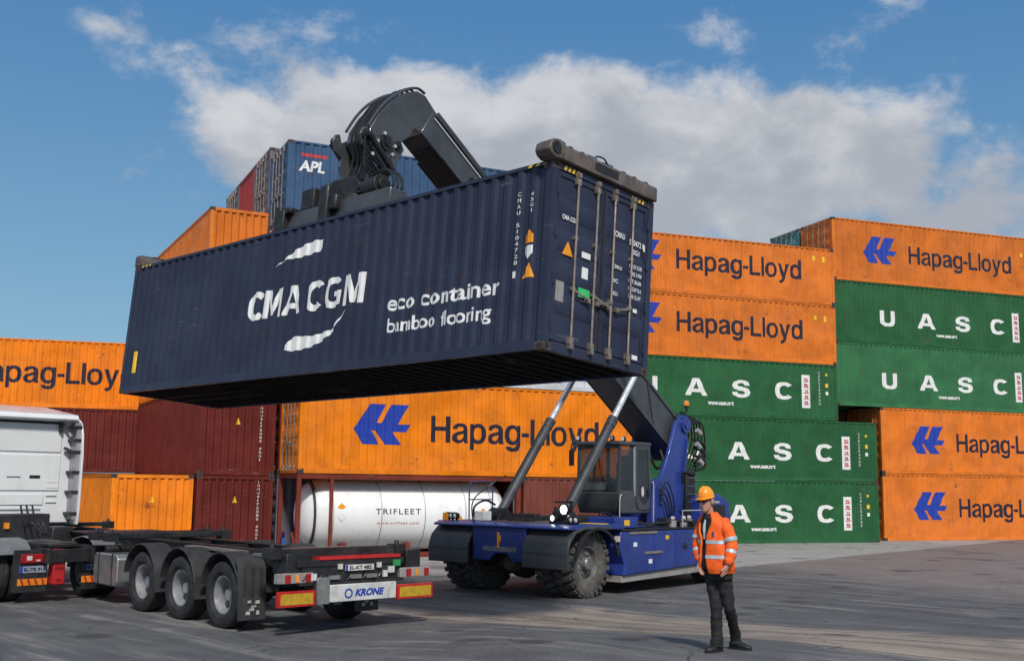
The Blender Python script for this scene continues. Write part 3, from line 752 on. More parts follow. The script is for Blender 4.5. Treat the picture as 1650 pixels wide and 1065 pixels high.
# ------------------------------------------------------------------ the hanging navy container
HB = TR(0,0,0)
MH = Matrix(((0.7239, 0.6869, -0.0512, -8.4254), (-0.6869, 0.7252, 0.0546, 23.6602), (0, 0, 1, 4.1277), (0,0,0,1)))
def _euler_hang():
    a, b_, g = -7.57324678e-01, -4.44429791e-03, -7.93962637e-02
    return Matrix.Translation((-8.4254, 23.6601, 4.1277)) @ Matrix.Rotation(a, 4, 'Z') @ Matrix.Rotation(b_, 4, 'Y') @ Matrix.Rotation(g, 4, 'X')
MH = _euler_hang()
HH = 2.80
def build_hanging():
    t = container('navy blue container hanging from the lifting machine over the trailer', MH, L40, HH, P_NAVY, None, 'xL')
    SW = [[(5.10,1.86),(5.32,2.02),(5.52,2.16),(5.80,2.19),(6.02,2.17),(6.27,2.18),(6.48,2.19),(6.69,2.21),(6.75,2.30),(6.80,2.41),(6.60,2.43),(6.42,2.42),(6.15,2.38),(5.87,2.30),(5.60,2.18),(5.36,2.05)],
          [(7.62,1.14),(7.45,.92),(7.25,.74),(7.0,.70),(6.75,.67),(6.45,.69),(6.15,.71),(6.0,.60),(5.88,.49),(6.15,.44),(6.45,.45),(6.74,.48),(7.0,.55),(7.22,.65),(7.42,.84)]]
    deco('cma', L40, .278, lambda: word_bm('CMA CGM', 4.62, 8.03, 1.13, 1.66, .085, .20, .06), WHITE_L, 'lettering', t)
    deco('sw0', L40, .278, lambda: poly_bm([SW[0]]), WHITE_L, 'swoosh', t)
    deco('sw1', L40, .278, lambda: poly_bm([SW[1]]), WHITE_L, 'swoosh', t)
    deco('eco', L40, .278, lambda: text_bm('eco container', 8.72, 11.25, .90, 1.16, bold=.02), WHITE_L, 'lettering', t)
    deco('bam', L40, .278, lambda: text_bm('bamboo flooring', 8.76, 11.08, .54, .77, bold=.012), WHITE_L, 'lettering', t)
    deco('hn', L40, .278, lambda: vtext('CMAU 5104728', 11.51, 1.28, 2.42, .062), WHITE_L, 'number_lettering', t)
    deco('hn2', L40, .278, lambda: vtext('45G1', 11.77, 2.05, 2.38, .06), WHITE_L, 'number_lettering', t)
    deco('ho', L40, .278, lambda: poly_bm([[(11.70,1.60),(11.86,1.60),(11.86,1.72),(11.78,1.80),(11.70,1.72)]]), ORG_L, 'warning_sticker', t)
    deco('hw', L40, .278, lambda: poly_bm([[(11.70,1.44),(11.78,1.36),(11.86,1.44),(11.86,1.56),(11.70,1.56)]]), WHITE_L, 'sticker', t)
    deco('ht', L40, .278, lambda: poly_bm([[(11.66,1.08),(11.90,1.08),(11.82,1.30)]]), ORG_L, 'warning_sticker', t)
    deco('hs', L40, .278, lambda: poly_bm([rect(11.50,11.56,1.10,1.20)]), WHITE_L, 'sticker', t)
    deco('hy', L40, .278, lambda: poly_bm([rect(.38,.54,.42,.88)]), YEL_L, 'yellow_placard', t)
    # hazard dashes on the headers
    b = MB()
    for i in range(3): b.prism([(12.12-.42+i*.15-.02, HH-.055),(12.12-.42+i*.15+.05, HH-.055),(12.12-.42+i*.15+.09, HH-.012),(12.12-.42+i*.15+.02, HH-.012)], 'y', -.001, .01)
    for i in range(3): b.prism([(.30+i*.15-.02, HH-.055),(.30+i*.15+.05, HH-.055),(.30+i*.15+.09, HH-.012),(.30+i*.15+.02, HH-.012)], 'y', -.001, .01)
    b.build('hazard_marking', YEL_L, t, smooth=False)
    b = MB()
    for y0 in (.24, 1.85):
        for i in range(4): b.prism([(y0+i*.09, HH-.10),(y0+.045+i*.09, HH-.10),(y0+.07+i*.09, HH-.03),(y0+.025+i*.09, HH-.03)], 'x', L40-.004, L40+.002)
    b.build('hazard_marking', YEL_L, t, smooth=False)
    # door stickers
    def st(name, m, ys, z0, z1, x=L40-.010, tri=False):
        b = MB(); y0, y1 = ys
        if tri: b.prism([(y0,z0),(y1,z0),((y0+y1)/2,z1)], 'x', x, x+.003)
        else: b.prism([(y0,z0),(y1,z0),(y1,z1),(y0,z1)], 'x', x, x+.003)
        b.build(name, m, t, smooth=False)
    st('warning_sticker', ORG_L, (.30,.54), 1.45, 1.66, tri=True)
    st('sticker', WHITE_L, (.74,.94), 1.50, 1.59); st('sticker', WHITE_L, (.76,.90), 1.19, 1.36)
    st('data_plate', GREY_L, (.20,.38), .74, 1.04); st('green_sticker', GRN_L, (.70,.96), .90, 1.04)
    st('sticker', WHITE_L, (2.04,2.18), .20, .27); st('sticker', WHITE_L, (2.02,2.12), .93, .99); st('sticker', WHITE_L, (2.22,2.26), 1.95, 2.05)
    def dt(txt, y0, y1, z0, z1, bold=.02, x=L40-.010):
        bm = text_bm(txt, 0, y1-y0, z0, z1, bold=bold); me = bm_mesh('lettering', bm, WHITE_L)
        o = inst('lettering', me, t); o.matrix_local = Matrix.Translation((x+.004, y0, 0)) @ Matrix.Rotation(PI/2, 4, 'Z')
    dt('CMA CGM', .26, .60, 1.97, 2.04, .03)
    dt('CMAU', 1.50, 1.74, 2.02, 2.11); dt('510472 8', 1.86, 2.24, 1.98, 2.07); dt('45G1', 1.90, 2.12, 1.84, 1.92)
    for i, (a, z) in enumerate((('MAX.GR 32.500', 1.62), ('TARE 3.900', 1.50), ('NET 28.600', 1.38), ('CU.CAP 76.4', 1.26), ('2700 CU.FT', 1.14))):
        dt(a, 1.88, 2.20, z, z+.06, .015)
    dt('CMAU', 1.48, 1.70, 1.52, 1.58, .015); dt('BIC', 1.48, 1.62, 1.30, 1.36, .015); dt('45G1', 1.48, 1.62, 1.10, 1.16, .015)
    b = MB()
    b.box(L40-.02, L40+.004, 1.195, 1.243, .17, HH-.13); b.build('door_gasket', GASKET, t)
    for y in (.125, CW-.125):
        for z in (.4, 1.05, 1.75, 2.4):
            b = MB(); b.cyl((L40+.005, y, z-.09), (L40+.005, y, z+.09), .018, n=8); b.box(L40-.02, L40+.006, y-.035, y+.035, z-.06, z+.06); b.build('hinge', P_NAVY, t)
    # floor seen from below
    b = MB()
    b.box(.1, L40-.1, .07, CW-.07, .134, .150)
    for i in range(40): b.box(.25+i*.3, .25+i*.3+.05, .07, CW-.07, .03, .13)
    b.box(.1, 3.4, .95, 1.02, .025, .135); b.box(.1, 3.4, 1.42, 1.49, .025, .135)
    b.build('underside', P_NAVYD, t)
build_hanging()

# ------------------------------------------------------------------ reach stacker
RS_BLUE = mat('machine_blue_paint', (.018, .042, .235), .36, 0, .14, 1.6, .2, 4, (.05,.05,.06), .6, 2.2, True, coat=.25)
RS_GREY = mat('charcoal_boom_paint', (.060, .064, .070), .38, .15, .15, 2, .15, 5, (.12,.11,.10), .35, 2.5, True, coat=.2)
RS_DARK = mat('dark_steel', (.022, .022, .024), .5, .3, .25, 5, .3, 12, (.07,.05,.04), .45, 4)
FENDER = mat('dark_grey_fender_plastic', (.058, .062, .068), .42, 0, .12, 3, .1, 6, (.13,.12,.11), .4, 3, True)
TYRE = mat('dusty_tyre_rubber', (.075, .069, .062), .9, 0, .25, 6, .4, 30, (.20,.185,.165), .85, 2.0)
TYRED = mat('black_tyre_rubber', (.018, .018, .019), .75, 0, .25, 6, .3, 30, (.06,.055,.05), .5, 3)
RIMM = mat('grimy_rim', (.22, .215, .205), .5, .35, .2, 5, .2, 12, (.07,.055,.045), .6, 4)
CHROME = mat('chromed_piston_rod', (.88, .89, .90), .30, .7, .02, 3)
SILVER = mat('silver_rim', (.38, .39, .40), .42, .45, .12, 5, dirt=(.09,.08,.07), damt=.75, dscale=3.5)
GLASS = mat('cab_glass', (.03, .045, .05), .05, 0, .0, 1, alpha=.42, spec=.9)
HOSE = mat('hydraulic_hose', (.012, .012, .013), .42)
AMBER = mat('amber_lens', (.85, .28, .02), .2, coat=.5)
WORN = mat('worn_brown_steel', (.13, .105, .09), .6, .25, .25, 4, .3, 14, RUST, .55, 3)

def tyre_wheel(parent, c, ax, r, w, rim_r, tmat, rmat, lugs=0, name='wheel', grooves=3, dish=1, hub=.12, faced=1, nuts=10):
    """c = centre; ax = axle direction (unit, pointing outwards); wheel > tyre, rim"""
    c = Vector(c); ax = Vector(ax)
    e = bpy.data.objects.new(name, None); COL.objects.link(e); e.parent = parent; e.location = c
    h = w/2; s = r-rim_r; T = MB()
    prof = [(rim_r, -h*.72), (rim_r+s*.25, -h*.95), (rim_r+s*.6, -h), (r-s*.14, -h*.93), (r-s*.03, -h*.82)]
    for g in range(grooves):
        x = -h*.6+h*1.2*g/(grooves-1) if grooves > 1 else 0
        prof += [(r, x-.02*w), (r-.018*r, x-.015*w), (r-.018*r, x+.015*w), (r, x+.02*w)]
    prof += [(r-s*.03, h*.82), (r-s*.14, h*.93), (rim_r+s*.6, h), (rim_r+s*.25, h*.95), (rim_r, h*.72), (rim_r, -h*.72)]
    T.lathe(prof, (0,0,0), ax, 48)
    if lugs:
        u = ax.orthogonal().normalized(); v = ax.cross(u)
        for i in range(lugs):
            for sd_ in (-1, 1):
                t = 2*PI*(i+(.5 if sd_ > 0 else 0))/lugs; rad = u*math.cos(t)+v*math.sin(t); tan = ax.cross(rad)
                p0 = rad*(r+.012)+ax*sd_*h*.04+tan*.03; p1 = rad*(r-.002)+ax*sd_*h*.93-tan*.02; p2 = rad*(r-s*.28)+ax*sd_*h*.995-tan*.03
                lw = 2*PI*r/lugs*.56
                T.beam(p0, p1, lw, .10, rad, lw*.9); T.beam(p1, p2, lw*.9, .08, (ax*sd_+rad).normalized(), lw*.7)
    T.build('tyre', tmat, e, angle=30)
    Rm = MB(); q = h*.72; d = dish
    Rm.lathe([(rim_r+.012, -q), (rim_r-.02, -q), (rim_r*.9, -q*.6), (rim_r*.88, q*.4), (rim_r-.02, q), (rim_r+.012, q), (rim_r+.012, q-.01), (rim_r, q*.9)], (0,0,0), ax, 40)
    o1 = q*(1-d*1.25)
    Rm.lathe([(rim_r*.9, o1-.02), (rim_r*.72, o1+.03), (rim_r*.5, o1+.045), (rim_r*.46, o1+.02), (hub*1.0, o1+.02), (hub, o1+.14), (hub*.8, o1+.17), (.001, o1+.17)], (0,0,0), ax, 40)
    u = ax.orthogonal().normalized(); v = ax.cross(u)
    for i in range(nuts):
        t = 2*PI*i/nuts; rad = u*math.cos(t)+v*math.sin(t)
        Rm.cyl(rad*rim_r*.58+ax*(o1+.03), rad*rim_r*.58+ax*(o1+.075), .018, n=6)
    Rm.build('rim', rmat, e, angle=30)
    return e

def build_rs():
    t = thing('reach_stacker', 'blue and charcoal container lifting machine with raised telescopic boom and huge dusty tyres', 'reach stacker', TR(4.0, 28.5, 0, -130))
    # ---- chassis
    b = MB()
    b.box(-.7, 5.2, -.78, .62, .62, 1.38)
    b.box(-.65, .5, -1.5, 1.0, 1.28, 1.42)
    b.box(4.6, 6.22, -.95, .60, .95, 1.44)
    b.build('chassis', RS_BLUE, t, .02)
    for y0, y1 in ((.72, 1.68), (-1.95, -.88)):
        b = MB(); b.prism([(.55,.52),(4.42,.40),(4.36,.62),(4.56,1.02),(4.50,1.34),(.55,1.34)], 'y', y0, y1); b.build('side_tank', RS_BLUE, t, .03)
        b = MB(); b.box(.55, 4.5, y0-.02, y1+.02, 1.342, 1.365); b.build('side_deck', RS_DARK, t, .004)
        b = MB(); sg = 1 if y0 > 0 else -1; yy = y1 if y0 > 0 else y0
        for (f0, f1, z) in ((3.1, 4.2, 1.30), (2.9, 3.6, .86)): b.box(f0, f1, yy+sg*.002-.0+(-.02 if sg < 0 else 0), yy+.022*(1 if sg > 0 else 0), z-.03, z+.02)
        b.build('handrail', mat('bare_step_edge', (.32,.27,.22), .5, .4, dirt=RUST, damt=.4, dscale=5), t)
        b = MB(); b.cyl((1.9, yy, .95), (1.9, yy+sg*.02, .95), .07, n=16); b.build('filler_cap', RS_DARK, t)
    b = MB(); b.prism([(.5,.33),(4.4,.25),(4.4,.40),(.5,.52)], 'y', 1.2, 1.62); b.build('sill', mat('dusty_sill', (.30,.28,.26), .7), t, .01)
    # top deck over the front axle and front plate
    b = MB()
    b.prism([(4.42,1.44),(4.7,1.50),(6.25,1.50),(6.42,1.44),(6.42,1.40),(4.42,1.38)], 'y', -2.05, 1.72); b.build('front_deck', RS_BLUE, t, .02)
    b = MB(); b.prism([(-.92,.72),(-.72,.70),(-.45,.70),(-.30,.86),(.05,.86),(.20,.70),(.42,.70),(.56,.72),(.56,1.40),(-.92,1.40)], 'x', 6.26, 6.36); b.build('front_plate', RS_BLUE, t, .015)
    b = MB(); b.box(6.362, 6.372, -.22, -.16, .98, 1.30); b.box(6.362, 6.37, -.16, -.12, 1.10, 1.24); b.build('warning_sticker', ORG_L, t)
    b = MB(); b.box(6.36, 6.366, -.62, .30, .90, 1.0); b.build('scuffed_strip', mat('scuffed_paint', (.16,.17,.22), .6, 0, .3, 8), t)
    # big rounded fenders in front of the wheels
    for y0, y1 in ((.58, 1.74), (-2.1, -.95)):
        b = MB(); out = [(4.95,1.46),(5.9,1.47),(6.22,1.38),(6.42,1.20),(6.50,1.0),(6.50,.62)]; inn = [(6.44,.62),(6.44,.98),(6.36,1.16),(6.18,1.33),(5.88,1.41),(4.95,1.40)]
        vs = out+inn; b.prism(vs, 'y', y0, y1); b.build('fender', FENDER, t, .01)
        b = MB(); b.prism([(6.44,.90),(6.505,.90),(6.505,.94),(6.44,.94)], 'y', y0-.01, y1+.01); b.build('fender_rib', FENDER, t)
        b = MB()
        arc = [(5.45+math.cos(a)*.80, .68+math.sin(a)*.76) for a in [PI*k/14 for k in range(1, 14)]]
        arc2 = [(5.45+math.cos(a)*.74, .68+math.sin(a)*.71) for a in [PI*k/14 for k in range(13, 0, -1)]]
        yo = 1.74 if y0 > 0 else -2.12
        b.prism(arc+arc2, 'y', yo-.04, yo+.02); b.build('wheel_arch_lip', RS_DARK, t)
    # ---- wheels (dual at the front, steered at the rear)
    for y, s_ in ((1.32, 1), (.84, 1), (-1.76, -1), (-1.28, -1)):
        tyre_wheel(t, (5.45, y, .69), (0, s_, 0), .665, .44, .36, TYRE, RIMM, lugs=24, dish=.55 if abs(y) > 1.3 else .2, hub=.14)
    for y, s_ in ((1.15, 1), (-1.45, -1)):
        tyre_wheel(t, (-.02, y, .62), (0, s_, 0), .60, .40, .33, TYRE, RIMM, lugs=22, dish=.5)
    b = MB(); b.cyl((5.45, -1.6, .69), (5.45, 1.2, .69), .17, n=20); b.lathe([(.001,.52),(.14,.50),(.21,.42),(.24,.30),(.32,.12),(.36,-.1),(.30,-.3)], (5.6, -.12, .66), (1,0,0), 28)
    for y in (-.62, .42): b.box(5.3, 5.72, y-.14, y+.14, .55, .86)
    b.box(5.2, 5.5, -.9, .62, .80, 1.0); b.build('front_axle', mat('grimy_axle', (.075,.062,.052), .65, .2, .3, 5, .4, 14, (.14,.11,.09), .6, 4), t, .01)
    b = MB(); b.cyl((-.02,-1.2,.62), (-.02,1.0,.62), .14, n=16); b.build('rear_axle', RS_DARK, t)
    # ---- counterweight and engine hood
    b = MB(); b.prism([(.0,1.43),(.0,2.0),(-.3,2.12),(-1.0,2.12),(-1.45,1.95),(-1.55,1.5),(-1.55,.62),(-.75,.62),(-.7,1.43)], 'y', -1.35, 1.0); b.build('counterweight', RS_BLUE, t, .06)
    b = MB(); b.box(-1.2, -.2, 1.003, 1.01, 1.5, 1.85); b.build('vent_grille', RS_DARK, t)
    b = MB(); b.box(-.9, -.2, 1.005, 1.016, 1.90, 1.95); b.build('handrail', mat('pale_handrail', (.45,.45,.5), .4), t)
    # radiator / hydraulic block right of the tower
    b = MB(); b.box(-.22, .20, .30, .72, 1.44, 2.60); b.box(-.16, .16, .28, .78, 2.60, 2.68)
    b.build('hydraulic_block', RS_DARK, t, .02)
    b = MB()
    for z in (1.7, 1.9, 2.1, 2.3, 2.5): b.box(-.18, .16, .721, .735, z, z+.04)
    b.build('block_rib', RS_GREY, t)
    # ---- boom tower: two cheek plates
    for y0, y1 in ((.46, .56), (-.66, -.56)):
        b = MB(); b.prism([(.05,1.42),(-.02,2.5),(-.16,3.7),(-.26,3.95),(-.12,4.10),(.14,4.10),(.42,3.9),(.78,3.1),(1.12,2.55),(1.46,2.45),(1.66,1.42)], 'y', y0, y1); b.build('tower_plate', RS_BLUE, t, .015)
        yc = y1 if y0 > 0 else y0; sg = 1 if y0 > 0 else -1
        b = MB(); b.cyl((0,yc,3.85), (0,yc+sg*.06,3.85), .20, n=24); b.cyl((0,yc+sg*.06,3.85), (0,yc+sg*.09,3.85), .10, n=18); b.build('boom_pin', RS_BLUE, t)
        b = MB(); b.beam((.30, yc+sg*.03, 1.7), (-.05, yc+sg*.03, 3.5), .06, .06); b.build('plate_rib', RS_BLUE, t)
    b = MB(); b.box(-.4, .9, -.56, .46, 1.44, 2.3); b.build('tower_base', RS_BLUE, t, .02)
    # ---- boom
    a = math.atan(.642); dv = Vector((math.cos(a), 0, math.sin(a))); up = Vector((-math.sin(a), 0, math.cos(a)))
    P0 = Vector((0, -.05, 3.50))
    def bp(l, u_=0, y=0): return P0+dv*l+up*u_+Vector((0, y, 0))
    b = MB(); b.beam(bp(-.35), bp(7.2), .80, .86, up)
    b.build('outer_boom', RS_GREY, t, .03)
    b = MB()
    for y in (-.415, .415):
        for u_ in (-.40, .40): b.beam(bp(-.2, u_, y), bp(7.1, u_, y), .03, .07, up)
        b.beam(bp(1.1, -.36, y), bp(1.9, .36, y), .02, .05, up)
    b.build('boom_flange', RS_GREY, t)
    b = MB(); b.beam(bp(6.95), bp(7.25), .88, .96, up); b.build('boom_collar', RS_GREY, t, .02)
    b = MB(); b.beam(bp(7.2), bp(11.0), .64, .62, up); b.build('inner_boom', RS_GREY, t, .02)
    b = MB()
    for y in (-.30, .34): b.beam(bp(7.25, .345, y), bp(10.9, .345, y), .05, .05, up)
    b.build('hose_guide', RS_GREY, t)
    b = MB(); b.beam(bp(7.3, .20, .336), bp(10.9, .20, .336), .012, .035, up); b.build('boom_highlight', mat('pale_boom_highlight', (.42,.42,.42), .4), t)  # thin pale strip added as a highlight line along the inner boom
    b = MB()
    for y in (-.345, .335): b.beam(bp(7.3, -.29, y), bp(10.3, -.29, y), .04, .06, up); b.beam(bp(7.3, .30, y), bp(10.9, .30, y), .04, .06, up)
    b.build('boom_flange', RS_GREY, t)
    for l_ in (8.2, 9.4):
        b = MB(); b.cyl(bp(l_, -.05, .33), bp(l_, -.05, .37), .05, n=14); b.build('boom_plug', RS_DARK, t)
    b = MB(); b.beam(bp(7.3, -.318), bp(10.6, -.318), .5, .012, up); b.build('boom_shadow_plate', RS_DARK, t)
    # hoses lying along the boom
    for k, y in enumerate((-.16, -.04, .08, .20)):
        b = MB(); b.tube([bp(-.3,.40,y), bp(.2,.52,y), bp(2,.50,y), bp(4.5,.49,y), bp(7.0,.50,y), bp(9,.43,y), bp(10.6,.42,y)], .022, 6, 3); b.build('hydraulic_hose', HOSE, t)
    # hose loops behind the tower
    for k in range(7):
        y = .12+.07*k; r_ = .35+.05*(k % 3)
        b = MB(); b.tube([bp(-.1,.45,.2+.03*k), (-.55-.05*k, y, 4.25-.05*k), (-.75-.04*k, y, 3.7-.08*k), (-.55, y, 3.1-.05*k), (-.35, y, 2.62)], .024, 6, 5); b.build('hydraulic_hose', HOSE, t)
    for k in range(3):
        b = MB(); b.tube([(-.5, .5, 3.1+.2*k), (-.8, .62, 3.0+.2*k), (-.85, .62, 2.8+.2*k), (-.5, .55, 2.72+.1*k)], .04, 7, 5); b.build('hydraulic_hose', HOSE, t)
    b = MB(); b.tube([(1.15,.2,3.15),(.95,.3,2.75),(.7,.35,2.9),(.6,.2,3.2)], .035, 7, 5); b.build('hydraulic_hose', HOSE, t)
    for (x, y, z) in ((-.50,.60,3.40),(-.62,.60,2.98),(-.5,.62,3.75)):
        b = MB(); b.cyl((x,y,z), (x-.12,y+.02,z-.1), .07, n=12); b.build('hose_fitting', mat('pale_fitting', (.5,.45,.44), .4, .4), t)
    # beacon
    b = MB(); b.cyl((-.35,.40,4.20), (-.35,.40,4.34), .03, n=8); b.cyl((-.35,.40,4.34), (-.35,.40,4.37), .085, n=16); b.build('beacon_mast', RS_DARK, t)
    b = MB(); b.lathe([(.075,0),(.08,.05),(.065,.11),(.03,.135),(.001,.14)], (-.35,.40,4.37), (0,0,1), 16); b.build('beacon', AMBER, t)
    # ---- lift cylinders
    for y in (-.9, .9):
        lo = Vector((5.52, y, 1.62)); hi = bp(3.0, -.1, y); m_ = lo+(hi-lo)*.62
        b = MB(); b.cyl(lo, m_, .108, n=24); b.cyl(m_, m_+(hi-lo).normalized()*.10, .128, n=24); b.cyl(lo+(hi-lo)*.59, m_, .122, n=24); b.build('lift_cylinder', RS_GREY, t, angle=40)
        b = MB(); b.cyl(m_+(hi-lo).normalized()*.1, hi, .072, n=20); b.build('piston_rod', CHROME, t)
        b = MB(); b.cyl((5.52,y-.14,1.62), (5.52,y+.14,1.62), .17, n=20); b.prism([(5.25,1.48),(5.80,1.48),(5.66,1.72),(5.52,1.80),(5.38,1.72)], 'y', y-.2, y-.15); b.prism([(5.25,1.48),(5.80,1.48),(5.66,1.72),(5.52,1.80),(5.38,1.72)], 'y', y+.15, y+.2)
        b.build('cylinder_bracket', RS_DARK, t)
        b = MB(); b.tube([lo+Vector((-.2,0,.35)), lo+Vector((-.26,0,.1)), lo+Vector((-.5,0,-.05))], .02, 6); b.tube([lo+(hi-lo)*.08+Vector((.12,0,.08)), lo+(hi-lo)*.3+Vector((.12,0,.08)), lo+(hi-lo)*.58+Vector((.12,0,.08))], .016, 6, 2); b.build('hydraulic_hose', HOSE, t)
        b = MB(); b.cyl(hi-Vector((0,.12,0)), hi+Vector((0,.12,0)), .15, n=20); b.cyl((hi.x, -.45 if y < 0 else .35, hi.z), (hi.x, y, hi.z), .1, n=16); b.build('boom_pin', RS_DARK, t)
    # ---- cab
    before = set(bpy.data.objects)
    cx0, cx1, cy0, cy1, cz0, cz1 = 1.45, 3.10, -.78, .64, 1.66, 3.34
    b = MB()
    b.prism([(cx0,cz0),(cx1-.05,cz0),(cx1+.08,cz0+.18),(cx1+.10,cz0+.50),(cx0,cz0+.50)], 'y', cy0, cy1)
    b.build('cab_base', RS_GREY, t, .03)
    b = MB()
    b.box(cx0-.04, cx1+.14, cy0-.04, cy1+.04, cz1-.10, cz1); b.build('cab_roof', RS_GREY, t, .03)
    b = MB()
    for y in (cy0+.035, cy1-.035):
        b.beam((cx1+.06, y, cz0+.48), (cx1, y, cz1-.08), .07, .08, (0,1,0)); b.beam((cx0+.04, y, cz0+.3), (cx0+.04, y, cz1-.08), .08, .09, (0,1,0))
        b.box(cx0, cx1+.06, y-.03, y+.03, cz0+.46, cz0+.53)
        b.beam((2.28, y, cz0+.5), (2.28, y, cz1-.08), .06, .07, (0,1,0))
    b.box(cx1+.0, cx1+.06, cy0, cy1, cz1-.18, cz1-.1)
    b.build('cab_frame', RS_GREY, t, .01)
    b = MB(); b.box(2.25, 2.34, cy1-.045, cy1+.012, cz0+.4, cz1-.1); b.build('door_pillar', mat('pale_pillar', (.36,.37,.36), .4), t, .01)
    # cab door: window with a rounded lower rear corner
    b = MB()
    win = [(1.58,3.16),(2.20,3.16),(2.22,2.35),(2.16,2.10),(2.0,1.90),(1.80,1.84),(1.62,1.95),(1.55,2.2)]
    outr = [(1.47,3.26),(2.30,3.26),(2.30,1.76),(1.47,1.76)]
    for i in range(8):
        pass
    ring = [(1.47,3.26),(2.30,3.26),(2.30,2.35),(2.30,1.95),(2.15,1.76),(1.75,1.74),(1.5,1.8),(1.47,2.2)]
    n = 8; vs = [(p[0],cy1+.004,p[1]) for p in ring]+[(p[0],cy1+.004,p[1]) for p in win]+[(p[0],cy1+.03,p[1]) for p in ring]+[(p[0],cy1+.03,p[1]) for p in win]
    fs = []
    for i in range(n):
        j = (i+1) % n; fs += [(2*n+i,2*n+j,3*n+j,3*n+i), (i,j,n+j,n+i), (n+i,n+j,3*n+j,3*n+i), (i,j,2*n+j,2*n+i)]
    b.add(vs, fs); d = b.build('cab_door', RS_GREY, t, 0, False)
    b = MB(); b.prism(win, 'y', cy1+.010, cy1+.016); b.build('window', GLASS, d)
    b = MB(); b.box(1.55, 1.62, cy1+.03, cy1+.05, 2.05, 2.22); b.build('handle', RS_DARK, d)
    b = MB(); b.prism([(1.90+.075*math.cos(k*PI/8), 2.17+.12*math.sin(k*PI/8)) for k in range(16)], 'y', cy1+.017, cy1+.021); b.build('round_sticker', mat('pinkish_white_sticker', (.8,.65,.66), .5), d)
    b = MB(); b.prism([(2.36,2.18),(3.12,2.18),(3.06,3.2),(2.36,3.2)], 'y', cy1-.030, cy1-.024); b.build('window', GLASS, t)
    b = MB(); b.prism([(1.55,2.18),(3.12,2.18),(3.06,3.2),(1.55,3.2)], 'y', cy0+.024, cy0+.030); b.build('window', GLASS, t)
    b = MB(); b.add([(cx1+.09,cy0+.07,2.18),(cx1+.09,cy1-.07,2.18),(cx1+.03,cy1-.07,3.2),(cx1+.03,cy0+.07,3.2),(cx1+.084,cy0+.07,2.18),(cx1+.084,cy1-.07,2.18),(cx1+.024,cy1-.07,3.2),(cx1+.024,cy0+.07,3.2)], [(0,1,2,3),(7,6,5,4),(0,4,5,1),(1,5,6,2),(2,6,7,3),(3,7,4,0)]); b.build('windscreen', GLASS, t)
    b = MB(); b.box(cx0+.02, cx0+.05, cy0+.08, cy1-.08, 2.2, 3.2); b.build('window', GLASS, t)
    b = MB(); b.tube([(cx1+.12, .3, 2.2), (cx1+.10, .05, 2.6), (cx1+.07, -.05, 2.95)], .012, 6, 3); b.build('wiper', RS_DARK, t)
    b = MB(); b.box(1.6, 1.75, -.32, .18, 2.2, 2.85); b.box(1.6, 2.1, -.32, .18, 2.05, 2.2); b.box(1.66, 1.78, -.2, .06, 2.86, 3.02); b.build('seat', RS_DARK, t, .04)
    b = MB(); b.lathe([(.17,-.015),(.19,0),(.17,.015),(.155,0),(.17,-.015)], (2.62,-.07,2.45), (-.4,0,.9), 20); b.cyl((2.62,-.07,2.45),(2.85,-.07,2.1), .03, n=8); b.box(2.75, 3.02, -.6, .4, 2.12, 2.34); b.build('steering_console', RS_DARK, t)
    b = MB(); b.box(2.98, 3.04, -.55, .1, 2.22, 2.38); b.build('paper_on_dash', mat('pale_blue_paper', (.45,.62,.68), .5), t)
    # mirrors and small lamps on the cab roof
    b = MB(); b.tube([(cx1+.1, cy0-.02, 3.28), (cx1+.18, cy0-.08, 3.34), (cx1+.20, cy0-.12, 3.12)], .022, 6, 3); b.box(cx1+.17, cx1+.22, cy0-.19, cy0-.04, 2.76, 3.12); b.build('mirror', RS_DARK, t)
    for (x, y) in ((cx1+.02, cy0+.02), (cx1-.1, .30), (cx1-.9, .2)):
        b = MB(); b.box(x-.05, x+.03, y-.06, y+.06, cz1, cz1+.04); b.cyl((x-.05,y,cz1+.08), (x+.05,y,cz1+.08), .055, n=14); w_ = b.build('work_lamp', RS_DARK, t)
        b = MB(); b.cyl((x+.05,y,cz1+.08), (x+.056,y,cz1+.08), .048, n=14); b.build('lens', mat('lamp_lens', (.7,.8,.85), .15), w_)
    for pts in ([(cx1+.16, cy1+.05, 1.5), (cx1+.16, cy1+.06, 2.0), (cx1+.05, cy1+.05, 2.1)], [(cx0-.05, cy1+.08, 1.45), (cx0-.05, cy1+.10, 2.3), (cx0-.02, cy1+.05, 2.4)]):
        b = MB(); b.tube(pts, .016, 6, 3); b.build('grab_rail', mat('pale_handrail', (.45,.45,.5), .4), t)
    CM = Matrix.Translation((3.02, .66, 0)) @ Matrix.Diagonal((.74, .86, 1, 1)) @ Matrix.Translation((-3.10, -.64, 0))
    for o in set(bpy.data.objects)-before:
        if o.parent == t: o.matrix_local = CM
    # ---- deck clutter beside the cab
    for bx in ((3.2, 4.6, -.55, .5, 1.38, 1.62), (1.0, 1.5, .66, .95, 1.37, 1.55), (.7, 1.2, .98, 1.3, 1.37, 1.5)):
        b = MB(); b.box(*bx); b.build('valve_block', RS_DARK, t, .02)
    for (x, y) in ((1.25,1.25),(1.9,1.35),(.75,1.1)):
        b = MB(); b.cyl((x,y,1.37), (x,y,1.52), .09, n=14); b.cyl((x,y,1.52), (x+.05,y+.04,1.58), .05, n=10); b.build('hose_fitting', mat('pale_fitting', (.5,.45,.44), .4, .4), t)
    b = MB(); b.tube([(.9,1.3,1.45),(1.5,1.5,1.5),(2.1,1.3,1.48),(2.6,1.1,1.42)], .03, 6); b.build('hydraulic_hose', HOSE, t)
    b = MB(); b.box(3.5, 4.4, .72, 1.45, 1.38, 1.62); b.build('battery_box', RS_BLUE, t, .02)
